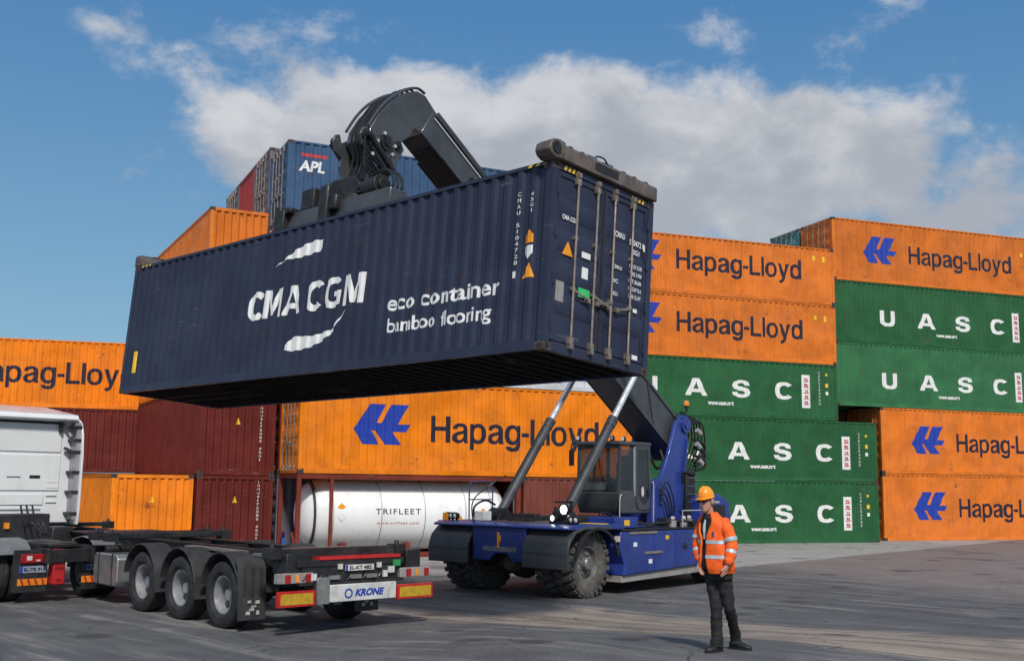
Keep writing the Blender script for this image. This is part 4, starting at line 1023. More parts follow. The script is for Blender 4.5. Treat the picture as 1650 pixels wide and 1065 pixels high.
    b = MB(); b.box(3.85, 4.05, 1.45, 1.456, 1.44, 1.56); b.build('yellow_label', YEL_L, t)
    b = MB(); b.box(5.0, 5.28, 1.15, 1.70, 1.502, 1.512); b.build('yellow_label', YEL_L, t)
    b = MB(); b.box(4.9, 6.1, -.7, .6, 1.502, 1.52); b.build('deck_plate', WORN, t)
    # ---- lamps at the front
    def lamp(x, y, z, r, on):
        b = MB(); b.cyl((x-.10,y,z), (x,y,z), r, r*1.25, 28); b.lathe([(r*1.0,0),(r*1.28,0),(r*1.28,.03),(r*1.05,.03)], (x,y,z), (1,0,0), 28); b.box(x-.08, x-.04, y-.02, y+.02, z-.2, z); l_ = b.build('headlight', RS_DARK, t)
        b = MB(); b.lathe([(.001,.022),(r*.6,.018),(r,.0)], (x+.004,y,z), (1,0,0), 28)
        b.build('lens', mat('lit_lamp', (1,1,1), .2, emit=(1,.99,.90), estr=6) if on else mat('lamp_lens_warm', (.75,.72,.66), .15), l_)
    lamp(5.98, 1.26, 1.80, .095, True); lamp(6.05, 1.02, 1.62, .055, True); lamp(6.02, 1.42, 1.66, .05, False)
    for y in (1.50, 1.62, -1.86, -1.96, -1.74): lamp(6.05, y, 1.60, .06, False)
    for y in (1.3, -1.75):
        b = MB(); b.cyl((5.9,y,1.50), (5.9,y,1.58), .06, n=12); b.build('indicator', AMBER, t)
    b = MB(); b.box(6.0, 6.12, -2.05, -1.93, 1.50, 1.66); b.build('indicator', AMBER, t)
    b = MB(); b.box(5.86, 6.0, .92, 1.55, 1.51, 1.56); b.box(5.86, 5.92, .95, .99, 1.5, 1.86); b.box(5.86, 5.92, 1.36, 1.40, 1.5, 1.98); b.box(5.86, 5.92, .95, 1.40, 1.93, 1.97); b.build('lamp_bracket', RS_DARK, t)
    for y in (-1.9, 1.6):
        b = MB(); b.tube([(4.6,y,1.5),(4.6,y,2.25),(4.75,y,2.35),(5.25,y,2.35),(5.4,y,2.25),(5.4,y,1.5)], .018, 6, 3); b.tube([(4.6,y,1.95),(5.4,y,1.95)], .014, 6, 1); b.build('guard_rail', mat('dark_guard_rail', (.04,.05,.12), .4), t) if y < 0 else None
    for k in range(4):
        b = MB(); x = 4.7+.32*k; b.box(x, x+.18, -.5+.1*(k % 2), -.1+.12*k, 1.50, 1.58+.05*(k % 3)); b.build('valve_block', RS_DARK, t, .01)
    for k in range(5):
        b = MB(); b.tube([(3.4+.12*k, .62, 1.42), (3.5+.1*k, .75, 1.60+.03*k), (2.9+.1*k, .95, 1.52), (2.2+.1*k, 1.05+.05*k, 1.40)], .018, 6, 4); b.build('hydraulic_hose', HOSE, t)
    for k in range(4):
        b = MB(); b.tube([(.7+.1*k, .60, 1.44), (.8+.1*k, .72, 1.9-.1*k), (1.0+.05*k, .66, 2.4-.15*k), (1.3, .62, 2.2-.1*k)], .018, 6, 4); b.build('hydraulic_hose', HOSE, t)
    b = MB(); b.tube([(.6,1.62,1.37),(.6,1.62,1.75),(1.9,1.62,1.75),(1.9,1.62,1.37)], .014, 6, 1); b.build('guard_rail', mat('pale_handrail', (.45,.45,.5), .4), t)
    for (x, z) in ((1.2,.8),(2.6,1.12),(3.3,.62),(3.9,1.0)):
        b = MB(); b.box(x, x+.14, 1.682, 1.686, z, z+.09); b.build('warning_sticker', (YEL_L, WHITE_L)[int(x*10) % 2], t)
    for x in (1.4, 2.3, 3.2):
        b = MB(); b.box(x, x+.012, 1.681, 1.690, .46, 1.33); b.build('weld_rib', RS_BLUE, t)
    b = MB(); b.box(4.58, 4.60, 1.56, 1.70, 1.12, 1.24); b.build('side_marker', mat('pinkish_white_sticker', (.8,.65,.66), .5), t)
    b = MB(); b.tube([(6.1,-1.1,1.5),(6.15,-1.08,1.8),(5.9,-.98,1.95),(5.6,-.95,1.85)], .025, 6); b.tube([(6.0,-1.25,1.5),(6.05,-1.2,1.95),(5.8,-.9,2.3),(5.4,-.82,2.5)], .015, 6); b.build('hydraulic_hose', HOSE, t)
    b = MB(); b.box(5.9, 6.15, -1.08, -.78, 1.51, 1.72); b.build('white_box', mat('white_plastic', (.7,.7,.68), .4), t, .02)
    # ---- goose neck and yoke
    b = MB()
    neck = [(9.02,9.26),(8.60,9.55),(8.98,9.82),(9.26,10.06),(9.50,10.10),(9.80,9.98),(10.20,9.70),(10.50,9.38),(10.72,9.04),(10.78,8.80),(10.55,8.48),(10.28,8.50),(10.05,8.86),(9.86,8.97),(9.66,9.12),(9.56,9.30),(9.35,9.26),(8.95,9.2)]
    neck = [(p[0]+.04, p[1]-.10) for p in neck]
    b.prism(neck, 'y', -.36, .26); b.build('goose_neck', RS_GREY, t, .025)
    b = MB()
    rim = [(p[0]+.04, p[1]-.10) for p in [(9.30,10.10),(9.52,10.15),(9.84,10.02),(10.25,9.73),(10.55,9.40),(10.78,9.05)]]
    for y in (-.36, .26):
        b.tube([(p[0],y,p[1]) for p in rim], .03, 6, 3)
    b.build('neck_pipe', RS_GREY, t)
    for k, y in enumerate((-.15, 0, .12)):
        b = MB(); b.tube([bp(10.6,.42,y), (9.55,y,10.03), (9.95,y,9.86), (10.33,y,9.60), (10.66,y,9.18), (10.86+.04*k,y,8.80), (10.8,y,8.4), (10.9,y,8.0)], .024, 6, 4); b.build('hydraulic_hose', HOSE, t)
    for y0, y1 in ((.30, .36), (-.46, -.40)):
        b = MB(); b.prism([(11.10,8.72),(11.02,8.86),(10.93,8.88),(10.88,8.72),(10.74,8.80),(10.50,8.86),(10.30,8.90),(10.04,8.80),(9.96,8.66),(10.08,8.46),(10.22,8.20),(10.36,8.0),(10.50,7.78),(10.92,7.72),(10.84,8.05),(10.92,8.25),(10.86,8.42),(11.04,8.52)], 'y', y0, y1)
        b.build('yoke_plate', RS_GREY, t, .012)
        yy = y1 if y0 > 0 else y0; sg = 1 if y0 > 0 else -1
        for (x, z, r_) in ((10.45,8.68,.15),(10.98,8.72,.10),(10.62,8.05,.13),(10.15,8.70,.09)):
            b = MB(); b.cyl((x,yy,z), (x,yy+sg*.05,z), r_, n=20); b.cyl((x,yy+sg*.05,z), (x,yy+sg*.08,z), r_*.5, n=14); b.build('yoke_pin', RS_DARK, t)
        b = MB(); b.cyl((10.98,yy+sg*.12,8.72), (10.35,yy+sg*.12,8.12), .06, n=14); b.build('damper_cylinder', RS_DARK, t)
    for (x, y, z) in ((10.55,.40,8.82),(10.75,.42,8.62),(10.35,.41,8.45),(10.3,.42,8.62),(10.85,.4,8.35)):
        b = MB(); b.cyl((x,y,z), (x+.02,y+.07,z+.01), .035, n=10); b.build('hose_fitting', mat('pale_fitting', (.5,.45,.44), .4, .4), t)
    for k in range(5):
        b = MB(); z = 8.75-.1*k; b.tube([(10.9-.05*k,.38,z), (11.08,.46,z-.2), (10.9,.46,z-.45), (10.6,.42,z-.6-.04*k)], .02, 6, 4); b.build('hydraulic_hose', HOSE, t)
    # ---- spreader, set on the hanging container (its coordinates)
    MS = Matrix(t.matrix_world).inverted() @ MH
    def sp(name, b, m, bev=.012, **k):
        o = b.build(name, m, t, bev, **k); o.matrix_local = MS; return o
    H = HH; yc = CW/2
    b = MB(); b.cyl((6.1,yc,H+.52), (6.1,yc,H+.62), .78, n=36); b.cyl((6.1,yc,H+.62), (6.1,yc,H+.74), .62, n=36); sp('slewing_ring', b, RS_DARK)
    b = MB(); b.prism([(5.45,H+.72),(6.75,H+.72),(6.62,H+.95),(6.42,H+1.12),(5.78,H+1.12),(5.58,H+.95)], 'y', yc-.42, yc+.42); b.box(5.3, 5.7, yc-.75, yc-.35, H+.50, H+.92); sp('rotator_head', b, RS_DARK, .03)
    for y in (yc-.78, yc+.40):
        b = MB(); b.box(4.95, 8.0, y, y+.38, H+.12, H+.50); sp('main_beam', b, RS_GREY, .02)
    b = MB()
    for x in (5.1, 5.6, 6.8, 7.8): b.box(x-.05, x+.05, yc-.42, yc+.42, H+.16, H+.46)
    b.box(5.2, 7.0, yc-.42, yc+.42, H+.44, H+.53); sp('cross_member', b, RS_GREY)
    b = MB(); b.box(4.72, 5.02, yc-.92, yc-.42, H+.08, H+.56); b.box(4.64, 4.84, yc-.88, yc-.62, H+.25, H+.66); b.box(5.02, 5.2, yc-.90, yc-.6, H+.46, H+.58); sp('side_shift_housing', b, RS_DARK, .03)
    b = MB(); b.box(4.72, 5.02, yc+.42, yc+.95, H+.08, H+.56); sp('side_shift_housing', b, RS_DARK, .03)
    b = MB(); b.box(6.15, 6.4, yc-.95, yc-.62, H+.05, H+.80); b.box(6.2, 6.6, yc-.9, yc-.6, H+.3, H+.6); sp('slew_motor', b, RS_DARK, .04)
    b = MB(); b.cyl((7.15,yc-.60,H+.62), (7.55,yc-.60,H+.66), .20, n=18); b.cyl((7.55,yc-.6,H+.66), (7.62,yc-.6,H+.66), .13, n=14); sp('hydraulic_motor', b, RS_DARK)
    for k in range(3):
        b = MB(); b.tube([(6.7,yc-.5+.1*k,H+.75), (7.2,yc-.5+.1*k,H+.98), (7.65,yc-.55+.1*k,H+.92), (7.85,yc-.6+.1*k,H+.60), (7.6,yc-.6+.1*k,H+.50)], .026, 6, 5); sp('hydraulic_hose', b, HOSE, 0)
    b = MB(); b.cyl((5.55,yc-.5,H+.78), (5.55,yc-.56,H+.78), .07, n=14); sp('lens', b, mat('lamp_lens_warm', (.75,.72,.66), .15), 0)
    for y in (yc-.32, yc+.08):
        b = MB(); b.box(.12, 12.06, y, y+.24, H+.16, H+.38); sp('telescopic_arm', b, RS_GREY)
    for x0, m_ in ((-.06, WORN), (11.98, WORN)):
        b = MB(); x1 = x0+.28
        b.prism([(x0, H+.01),(x1, H+.01),(x1, H+.22),(x1-.02, H+.25),(x0+.02, H+.25),(x0, H+.22)], 'y', .0, CW-.01)
        e_ = sp('end_beam', b, m_, .015)
        if x0 > 5: b = MB(); b.prism([(-.19, H+.10),(-.16, H+.21),(-.08, H+.27),(.02, H+.29),(.16, H+.27),(.16, H+.0),(-.05, H-.01),(-.14, H+.03)], 'x', x0-.01, x1+.012); sp('end_beam_nose', b, m_, .02)
        if x0 > 5: b = MB(); b.cyl((x1+.01,-.04,H+.14), (x1+.03,-.04,H+.14), .09, n=20); sp('nose_plate', b, RS_DARK, 0)
        for y in (.09, CW-.09):
            b = MB(); b.cyl((x0+.15,y,H-.03), (x0+.15,y,H+.06), .05, n=12); sp('twistlock', b, RS_DARK, 0)
        for y in (.35, .62, 1.62, 1.9, 2.2):
            b = MB(); b.box(x0+.05, x1-.05, y-.04, y+.04, H+.25, H+.285); sp('beam_lug', b, RS_DARK, .004)
        b = MB(); b.tube([(x0+.1,.2,H+.28),(x0+.08,.7,H+.31),(x0+.12,1.3,H+.27),(x0+.08,1.9,H+.30),(x0+.1,2.3,H+.27)], .014, 6, 3); sp('hydraulic_hose', b, HOSE, 0)
        xo = x1 if x0 > 5 else x0
        b = MB(); b.prism([(xo-.004, H+.07),(xo+.004, H+.07),(xo+.004, H+.20),(xo-.004, H+.20)], 'y', .86, 1.42); sp('beam_slot', b, BLK_L, 0)
        b = MB(); b.tube([(xo-.10,.95,H+.24), (xo-.10,.98,H+.34), (xo-.10,1.18,H+.36), (xo-.10,1.30,H+.24)], .014, 6); sp('grab_handle', b, RS_DARK, 0)
    return t
build_rs()

# ------------------------------------------------------------------ container trailer
LAMPRED = mat('red_lamp_lens', (.35, .01, .012), .2, coat=.5)
WHITEP = mat('white_bumper_paint', (.60, .60, .58), .4, 0, .1, 3, dirt=(.16,.14,.12), damt=.75, dscale=4)
REFL_Y = mat('yellow_reflector_plate', (.50, .30, .02), .35, 0, .15, 14)
REFL_R = mat('red_reflector_border', (.48, .015, .015), .35)
CHASSIS = mat('black_chassis_paint', (.020, .020, .022), .42, .1, .25, 3, .2, 10, (.075,.062,.05), .5, 3)
GALV = mat('dull_zinc', (.33, .33, .32), .45, .6, .15, 8, dirt=(.12,.10,.08), damt=.5, dscale=4)
FLAP = mat('black_mudflap_rubber', (.030, .030, .032), .6, 0, .2, 4, .2, 10, (.10,.09,.08), .5, 3, True)
def build_trailer():
    t = thing('container_trailer', 'empty black three-axle trailer with red and yellow reflector boards behind the white truck', 'trailer', TR(-3.64, 18.73, 0, 132.85))
    def wg(x, y):
        p = t.matrix_world @ Vector((x, y, 0)); return gz(p.x, p.y)
    for x in (0, 1.45, 2.90):
        for s_ in (1, -1):
            y = s_*1.08
            tyre_wheel(t, (x, y, .515+wg(x, y)*.8), (0, s_, 0), .52, .37, .30, TYRED, SILVER, 0, dish=1.5, hub=.10, grooves=4)
            b = MB()                                            # wheel fender: arch in three facets with a dropped rear lip
            n_ = 11; out = []; inn = []
            for k in range(n_):
                a = R(8)+k*R(164)/(n_-1); rr = .64
                out.append((x-rr*math.cos(a), .56+rr*math.sin(a)*.98)); inn.append((x-(rr-.025)*math.cos(a), .56+(rr-.025)*math.sin(a)*.98))
            b.prism(out+inn[::-1], 'y', y-.22, y+.22); b.build('fender', FLAP, t, .006)
            b = MB()
            if x == 0:
                b.prism([(-.70,.18),(-.67,.18),(-.60,.95),(-.50,1.10),(-.54,1.12),(-.65,.98)], 'y', y-.24, y+.24)
                for q in (-.14, 0, .14): b.box(-.70, -.66, y+q-.015, y+q+.015, .55, .98)
            else: b.prism([(x-.66,.38),(x-.64,.38),(x-.60,.75),(x-.62,.75)], 'y', y-.21, y+.21)
            f_ = b.build('mudflap', FLAP, t, .004)
            if x == 0:
                b = MB(); c = .36
                for (dy, dz, w_, h_) in ((-.08,.09,.07,.05),(.06,.10,.06,.04),(-.09,-.07,.05,.06),(.08,-.07,.07,.05),(0,0,.05,.08),(-.04,.03,.04,.03),(.04,-.02,.04,.03)):
                    b.box(-.708, -.70, y+dy-w_/2, y+dy+w_/2, c+dz-h_/2, c+dz+h_/2)
                b.build('flap_emblem', mat('faded_white_print', (.42,.40,.36), .6, 0, .2, 9), f_)
        b = MB(); b.cyl((x,-.95,.515), (x,.95,.515), .075, n=14); b.box(x-.09, x+.09, .42, .56, .5, .9); b.box(x-.09, x+.09, -.56, -.42, .5, .9); b.build('axle', CHASSIS, t)
        for y in (-.5, .5): b = MB(); b.cyl((x-.28,y,.55), (x-.28,y,.88), .13, n=16); b.build('air_bellows', FLAP, t)
    # main frame
    b = MB()
    for y in (-.48, .48):
        b.box(-1.45, 10.3, y-.07, y+.07, 1.17, 1.195); b.box(-1.45, 7.6, y-.07, y+.07, .86, .88); b.box(-1.45, 7.6, y-.012, y+.012, .88, 1.17)
        b.box(7.6, 10.3, y-.07, y+.07, 1.03, 1.05); b.box(7.6, 10.3, y-.012, y+.012, 1.05, 1.17)
    for x in (-1.3,-.6,.75,2.2,3.6,4.9,6.2,7.5,8.8,10.2): b.box(x-.05, x+.05, -.47, .47, 1.0, 1.16)
    b.build('frame', CHASSIS, t, .004)
    b = MB(); b.box(9.0, 10.3, -.55, .55, 1.10, 1.125); b.cyl((9.62,0,1.02), (9.62,0,1.12), .045, n=12); b.build('kingpin_plate', CHASSIS, t)
    for x in (-1.35, 4.45, 5.15, 10.1):
        b = MB(); b.box(x-.09, x+.09, -1.22, 1.22, 1.20 if x > 0 else 1.10, 1.29)
        for y in (-1.17, 1.17): b.box(x-.13, x+.13, y-.10, y+.10, 1.14, 1.31); b.cyl((x,y,1.31), (x,y,1.37), .045, .03, 10)
        b.build('bolster', CHASSIS, t, .006)
    # flat brackets, air tanks, cables between the rails and the wheels
    b = MB()
    for y in (-.72, .72): b.cyl((.9,y,1.02), (2.0,y,1.02), .10, n=16)
    b.build('air_tank', CHASSIS, t)
    b = MB(); b.box(-1.1,.3,.55,.62,1.1,1.2); b.tube([(-1.2,.62,1.05),(-.9,.75,.98),(-.4,.8,1.05),(.1,.75,.95)], .025, 6); b.tube([(-1.2,.5,.9),(-.8,.7,.8),(-.3,.6,.85)], .02, 6); b.tube([(3.2,.7,1.1),(3.8,.9,1.0),(4.6,.8,1.12),(5.3,.7,1.05)], .02, 6); b.build('cable', HOSE, t)
    b = MB(); b.box(.3, 2.2, .60, .80, 1.13, 1.17); b.box(-.9,-.2,.62,.84,1.12,1.16); b.build('bracket', GALV, t)
    bm = text_bm('KRONE', 0, .9, 0, .075, bold=.04, shear=.2); o = inst('lettering', bm_mesh('lettering', bm, WHITE_L), t)
    o.matrix_local = Matrix.Translation((.35, .563, 1.0)) @ Matrix.Rotation(PI, 4, 'Z')
    b = MB(); b.prism([(4.06,.34),(4.98,.34),(5.06,.42),(5.06,.84),(4.98,.92),(4.06,.92),(3.98,.84),(3.98,.42)], 'y', .62, 1.22); b.build('aluminium_tank', mat('aluminium', (.5,.5,.5), .35, .8), t, .02)
    b = MB(); b.box(4.2, 4.23, .61, 1.23, .33, .93); b.box(4.8, 4.83, .61, 1.23, .33, .93); b.build('tank_strap', CHASSIS, t)
    for y in (-.78, .78):
        b = MB(); b.box(6.15, 6.29, y-.07, y+.07, .42, 1.15); b.box(6.17, 6.27, y-.05, y+.05, .22, .42); b.box(6.05, 6.39, y-.12, y+.12, .18, .22); b.beam((6.22,y,.9), (5.6,y*.7,1.05), .05, .05); b.build('landing_leg', CHASSIS, t, .005)
    b = MB(); b.cyl((5.2,-.5,.95), (5.2,.95,.95), .09, n=14); b.box(5.35,6.05,.6,1.16,.36,1.02); b.build('tool_box', CHASSIS, t, .01)
    # spare parts on the neck: black plates
    b = MB(); b.box(5.6, 7.2, -.9, .9, 1.20, 1.23); b.build('deck_plate', CHASSIS, t)
    # rear end
    b = MB(); X = -1.62; yo = -.12
    b.box(X, X+.22, yo-1.0, yo+1.0, 1.02, 1.12); b.box(X+.02, X+.18, yo-.9, yo+.9, .74, 1.02); b.build('rear_cross_beam', CHASSIS, t, .006)
    b = MB(); b.box(X-.02, X+.24, yo-.92, yo+.62, 1.121, 1.165); b.build('red_marker_bar', mat('red_bar_paint', (.5,.02,.02), .4), t)
    b = MB(); b.box(X+.3, X+1.3, yo-.8, yo+.55, 1.20, 1.235); b.build('zinc_deck', GALV, t, .005)
    b = MB(); b.box(X-.06, X+.02, yo-.82, yo+.44, .48, .74); bp_ = b.build('bumper', WHITEP, t, .01)
    bm = text_bm('KRONE', 0, .56, 0, .11, bold=.05, shear=.25); o = inst('lettering', bm_mesh('lettering', bm, BLUE_L), bp_)
    o.matrix_local = Matrix.Translation((X-.064, yo-.02, .55)) @ Matrix.Rotation(-PI/2, 4, 'Z')
    ring = MB(); ring.lathe([(.075,-.002),(.075,.002),(.052,.002),(.052,-.002)], (X-.064, yo+.10, .60), (1,0,0), 20); ring.build('logo', BLUE_L, bp_)
    b = MB(); b.box(X-.08, X, yo+.46, yo+.68, .46, .86); b.build('bumper_box', GALV, t, .01)
    for s_ in (1, -1):
        y0, y1 = (.70, 1.34) if s_ > 0 else (-1.58, -.86)
        b = MB(); b.box(X-.05, X+.02, y0+yo, y1+yo, .45, .68); pl = b.build('reflector_board', REFL_R, t, .005)
        b = MB(); b.box(X-.056, X-.050, y0+yo+.04, y1+yo-.04, .485, .645); b.build('yellow_panel', REFL_Y, pl)
        ya, yb = (.72, 1.34) if s_ > 0 else (-1.56, -.92)
        b = MB(); b.box(X-.02, X+.10, ya+yo, yb+yo, .79, .94); h_ = b.build('tail_lamp', mat('pale_lamp_housing', (.30,.29,.27), .35, 0, .15, 9, dirt=(.08,.07,.06), damt=.6, dscale=5), t, .01)
        for k, (a0, a1) in enumerate(((.06,.20),(.50,.70))):
            q0, q1 = ya+yo+a0*(yb-ya)*1.3, ya+yo+a1*(yb-ya)*1.15
            b = MB(); b.box(X-.028, X-.018, q0, q1, .805, .925); b.build('lens', LAMPRED, h_)
        b = MB(); b.box(X-.028, X-.018, ya+yo+.42*(yb-ya), ya+yo+.50*(yb-ya), .81, .92); b.build('lens', AMBER, h_)
    for y, z, w_ in ((.72,.87,.10),(-.62,.87,.08),(-.74,.93,.12)):
        b = MB(); b.box(X-.03, X, yo+y-w_/2, yo+y+w_/2, z-.05, z+.05); b.build('marker_lamp', WHITEP, t)
    b = MB()
    for y in (-.05, -.35, .35): b.box(X-.04, X, yo+y-.10, yo+y+.10, .82, .88)
    b.build('hinge', GALV, t)
    b = MB(); b.box(X-.02, X-.005, yo-.40, yo+.14, .94, 1.03); pl = b.build('number_plate', mat('plate_white', (.6,.6,.55), .4), t)
    b = MB(); b.box(X-.024, X-.020, yo+.10, yo+.138, .942, 1.028); b.build('blue_band', BLUE_L, pl)
    bm = text_bm('EL-KT 482', 0, .42, 0, .055, bold=.03); o = inst('lettering', bm_mesh('lettering', bm, BLK_L), pl); o.matrix_local = Matrix.Translation((X-.024, yo+.07, .957)) @ Matrix.Rotation(-PI/2, 4, 'Z')
    b = MB(); b.box(X-.03, X, yo-.92, yo-.78, .98, 1.08); b.build('green_tag', mat('green_tag_paint', (.03,.25,.08), .5), t)
    for y in (.24, -.50):
        b = MB(); b.box(X-.03, X, yo+y-.04, yo+y+.04, .97, 1.05); b.build('marker_lamp', WHITEP, t)
    for y in (-1.25, 1.0):
        b = MB(); b.box(X+.05, X+.45, yo+y-.14, yo+y+.16, .92, 1.22); b.build('corner_box', CHASSIS, t, .02)
    for k in range(6):
        b = MB(); yk = -.7+.28*k; b.tube([(X+.1, yk, .98), (X-.02, yk+.05, .88), (X+.02, yk+.14, .80), (X+.15, yk+.2, .92)], .014, 6, 4); b.build('cable', HOSE, t)
    b = MB(); b.box(X-.01, X+.03, yo-1.0, yo+.95, .745, .79); b.build('lamp_rail', CHASSIS, t, .004)
    b = MB(); b.cyl((X+.2,-.75,.62), (X+.2,.7,.62), .05, n=10)
    for y in (-.6,.55): b.box(X-.02, X+.25, y-.04, y+.04, .5, .9)
    b.build('bumper_bracket', CHASSIS, t)
build_trailer()

# ------------------------------------------------------------------ truck tractor
CABW = mat('white_cab_paint', (.76, .77, .77), .25, 0, .03, .6, .03, 3, (.5,.47,.43), .35, .8, True, coat=.5)
CABG = mat('grey_panel_gap', (.10, .10, .105), .5)
TRIM = mat('black_truck_plastic', (.022,.022,.024), .45, 0, .2, 4)
MUDG = mat('silver_grey_mudguard', (.17,.175,.18), .4, .2, .12, 4, dirt=(.10,.09,.08), damt=.5, dscale=3)
def build_tractor():
    th = R(46); s2 = Vector((math.cos(th), math.sin(th), 0)); w = Vector((-9.85, 21.1, 0)); o = w+s2*1.25
    t = thing('truck_tractor', 'white truck with tall cab seen from behind, hitched to the empty trailer', 'truck', TR(o.x, o.y, 0, 90+46))
    yc = .02; hw = 1.19
    b = MB()      # cab shell
    zt = 3.60
    sec = [(-hw,1.62),(-hw+.03,1.36),(hw-.03,1.36),(hw,1.62),(hw,3.30),(hw-.10,3.50),(hw-.28,zt),(-hw+.28,zt),(-hw+.10,3.50),(-hw,3.30)]
    vs = []
    for x, k, dz in ((1.80,1.0,0),(1.84,1.0,.02),(3.4,1.0,.04),(3.95,.97,-.25),(4.15,.93,-.62)):
        for (y, z) in sec: vs.append((x, yc+y*k, z+dz*(max(0, z-2.6)/1.1)))
    n = len(sec); fs = [tuple(range(n)), tuple(range(5*n-1, 4*n-1, -1))]+[(i*n+k, i*n+(k+1)%n, (i+1)*n+(k+1)%n, (i+1)*n+k) for i in range(4) for k in range(n)]
    b.add(vs, fs); b.build('cab', CABW, t, .035)
    b = MB(); b.box(3.6, 4.2, yc-hw+.02, yc+hw-.02, .45, 1.5); b.build('front_bumper', CABW, t, .05)
    b = MB(); b.box(4.10, 4.19, yc-1.05, yc+1.05, 2.0, 2.85); b.build('windscreen', GLASS, t, .02)
    # raised panels on the back wall: recess lines and swages
    def pan(z0, z1, y0=-hw+.12, y1=hw-.12, d=.022):
        b = MB(); b.box(1.80-d, 1.81, yc+y0, yc+y1, z0, z1); b.build('back_panel', CABW, t, .012)
    pan(2.86, 3.38, -hw+.30, hw-.10); pan(2.05, 2.80, -hw+.30, hw-.10); pan(1.75, 1.98, -hw+.62, hw-.10)
    for z in (1.80, 1.94, 2.10, 2.22):
        b = MB(); b.box(1.772, 1.785, yc-hw+.34, yc-.62, z, z+.035); b.build('swage', CABW, t, .005)
    b = MB(); b.box(1.765, 1.778, yc-.52, yc+hw-.2, 1.66, 1.70); b.build('swage', CABW, t, .005)
    for y in (-.36, .52):
        b = MB(); b.box(1.765, 1.779, yc+y-.11, yc+y+.11, 2.31, 2.37); b.build('air_slot', BLK_L, t)
    b = MB(); b.box(1.765, 1.779, yc-.06, yc+.22, 2.325, 2.345); b.build('back_badge', mat('aluminium', (.5,.5,.5), .35, .8), t)
    # roof spoiler lip and side deflectors standing off the cab corners
    b = MB(); b.prism([(1.55,3.56),(1.60,3.66),(3.3,3.90),(3.6,3.80),(3.6,3.3),(1.95,3.3),(1.95,3.50),(1.62,3.52)], 'y', yc-hw+.04, yc+hw-.04); b.build('roof_spoiler', CABW, t, .02)
    b = MB(); b.box(1.76, 1.80, yc-hw+.30, yc+hw-.30, 3.46, 3.52); b.build('spoiler_shade_strip', TRIM, t, .01)  # solid dark strip standing in for the shade under the spoiler lip
    for s_ in (-1, 1):
        y0 = yc+s_*(hw+.035)
        b = MB(); prof = [(1.98,1.34),(1.46,1.34),(1.42,1.7),(1.40,2.8),(1.44,3.25),(1.55,3.50),(1.8,3.64),(1.98,3.64)]
        b.prism(prof, 'y', min(y0, y0-s_*.045), max(y0, y0-s_*.045)); b.build('side_deflector', CABW, t, .012)
        b = MB(); b.box(1.50, 1.79, min(y0-s_*.05, y0-s_*.13), max(y0-s_*.05, y0-s_*.13), 1.45, 3.50); b.build('deflector_lining', mat('mauve_grey_lining', (.30,.28,.31), .5), t)
        for z in (1.55, 2.0, 2.42, 2.85, 3.10, 3.38):
            b = MB(); b.box(1.47, 1.80, min(y0-s_*.04, y0-s_*.20), max(y0-s_*.04, y0-s_*.20), z, z+.055); b.build('deflector_bracket', TRIM, t, .006)
        b = MB(); b.beam((1.60, y0-s_*.12, 3.22), (1.70, y0-s_*.40, 3.50), .05, .05); b.box(1.70, 1.79, min(y0-s_*.36, y0-s_*.42), max(y0-s_*.36, y0-s_*.42), 3.28, 3.50); b.build('deflector_stay', TRIM, t)
        b = MB(); b.beam((1.60, y0-s_*.12, 2.86), (1.72, y0-s_*.30, 2.96), .06, .06); b.build('deflector_stay', TRIM, t)
    # chassis, engine tunnel cover, fifth wheel
    b = MB()
    for y in (-.42, .42): b.box(-.95, 4.0, y-.04, y+.04, .72, 1.0)
    for x in (-.85, .6, 1.6, 3.2): b.box(x-.05, x+.05, -.38, .38, .74, .98)
    b.build('chassis_rails', CHASSIS, t, .005)
    b = MB(); b.box(1.35, 1.78, -.55, .85, 1.0, 1.58); b.box(1.1, 1.6, -.95, -.5, .8, 1.32); b.cyl((1.45,.5,1.25), (1.45,.9,1.25), .18, n=16); b.build('engine_cover', TRIM, t, .03)
    for (x, y, z) in ((1.33,.35,1.35),(1.33,.75,1.18),(1.2,-.6,1.2)):
        b = MB(); b.box(x-.03, x+.02, y-.05, y+.05, z-.06, z+.06); b.build('coupling', AMBER, t)
    b = MB(); b.box(.7, 1.75, -.5, .5, 1.02, 1.06); b.build('catwalk', mat('aluminium', (.5,.5,.5), .35, .8), t)
    b = MB(); b.cyl((0,0,1.0), (0,0,1.075), .48, n=28); b.box(-.62, -.1, -.30, .30, 1.0, 1.06); b.build('fifth_wheel', RS_DARK, t, .01)
    for k in range(3):
        b = MB(); b.tube([(1.7, -.3+.12*k, 1.75), (1.2, -.2+.12*k, 1.35), (.7, -.1+.1*k, 1.42), (.2,.05*k,1.22)], .02, 6, 4); b.build('air_hose', HOSE, t)
    for s_ in (1, -1):
        for y in (1.09, .77):
            tyre_wheel(t, (0, s_*y, .51), (0, s_, 0), .51, .29, .29, TYRED, SILVER, 0, dish=.25 if y < 1 else .75, hub=.12, grooves=4)
        tyre_wheel(t, (3.65, s_*1.03, .50), (0, s_, 0), .50, .32, .29, TYRED, SILVER, 0, dish=.2, hub=.12, grooves=4)
        # silver mudguard over the drive axle, its rear face carrying the lamps
        b = MB(); out = [(.60,.55),(.55,.95),(.35,1.12),(0,1.18),(-.35,1.14),(-.54,1.02),(-.62,.90)]; inn = [(p[0]*.955, p[1]-.022) for p in out][::-1]
        b.prism(out+inn, 'y', min(s_*.62, s_*1.26), max(s_*.62, s_*1.26)); b.build('mudguard', MUDG, t, .008)
        ya, yb = (.36, .86) if s_ > 0 else (-.86, -.36)
        b = MB(); b.box(-.70, -.66, ya-.02 if s_ > 0 else ya-.12, yb+.12 if s_ > 0 else yb+.02, .20, .98); pn = b.build('lamp_carrier', TRIM, t, .006)
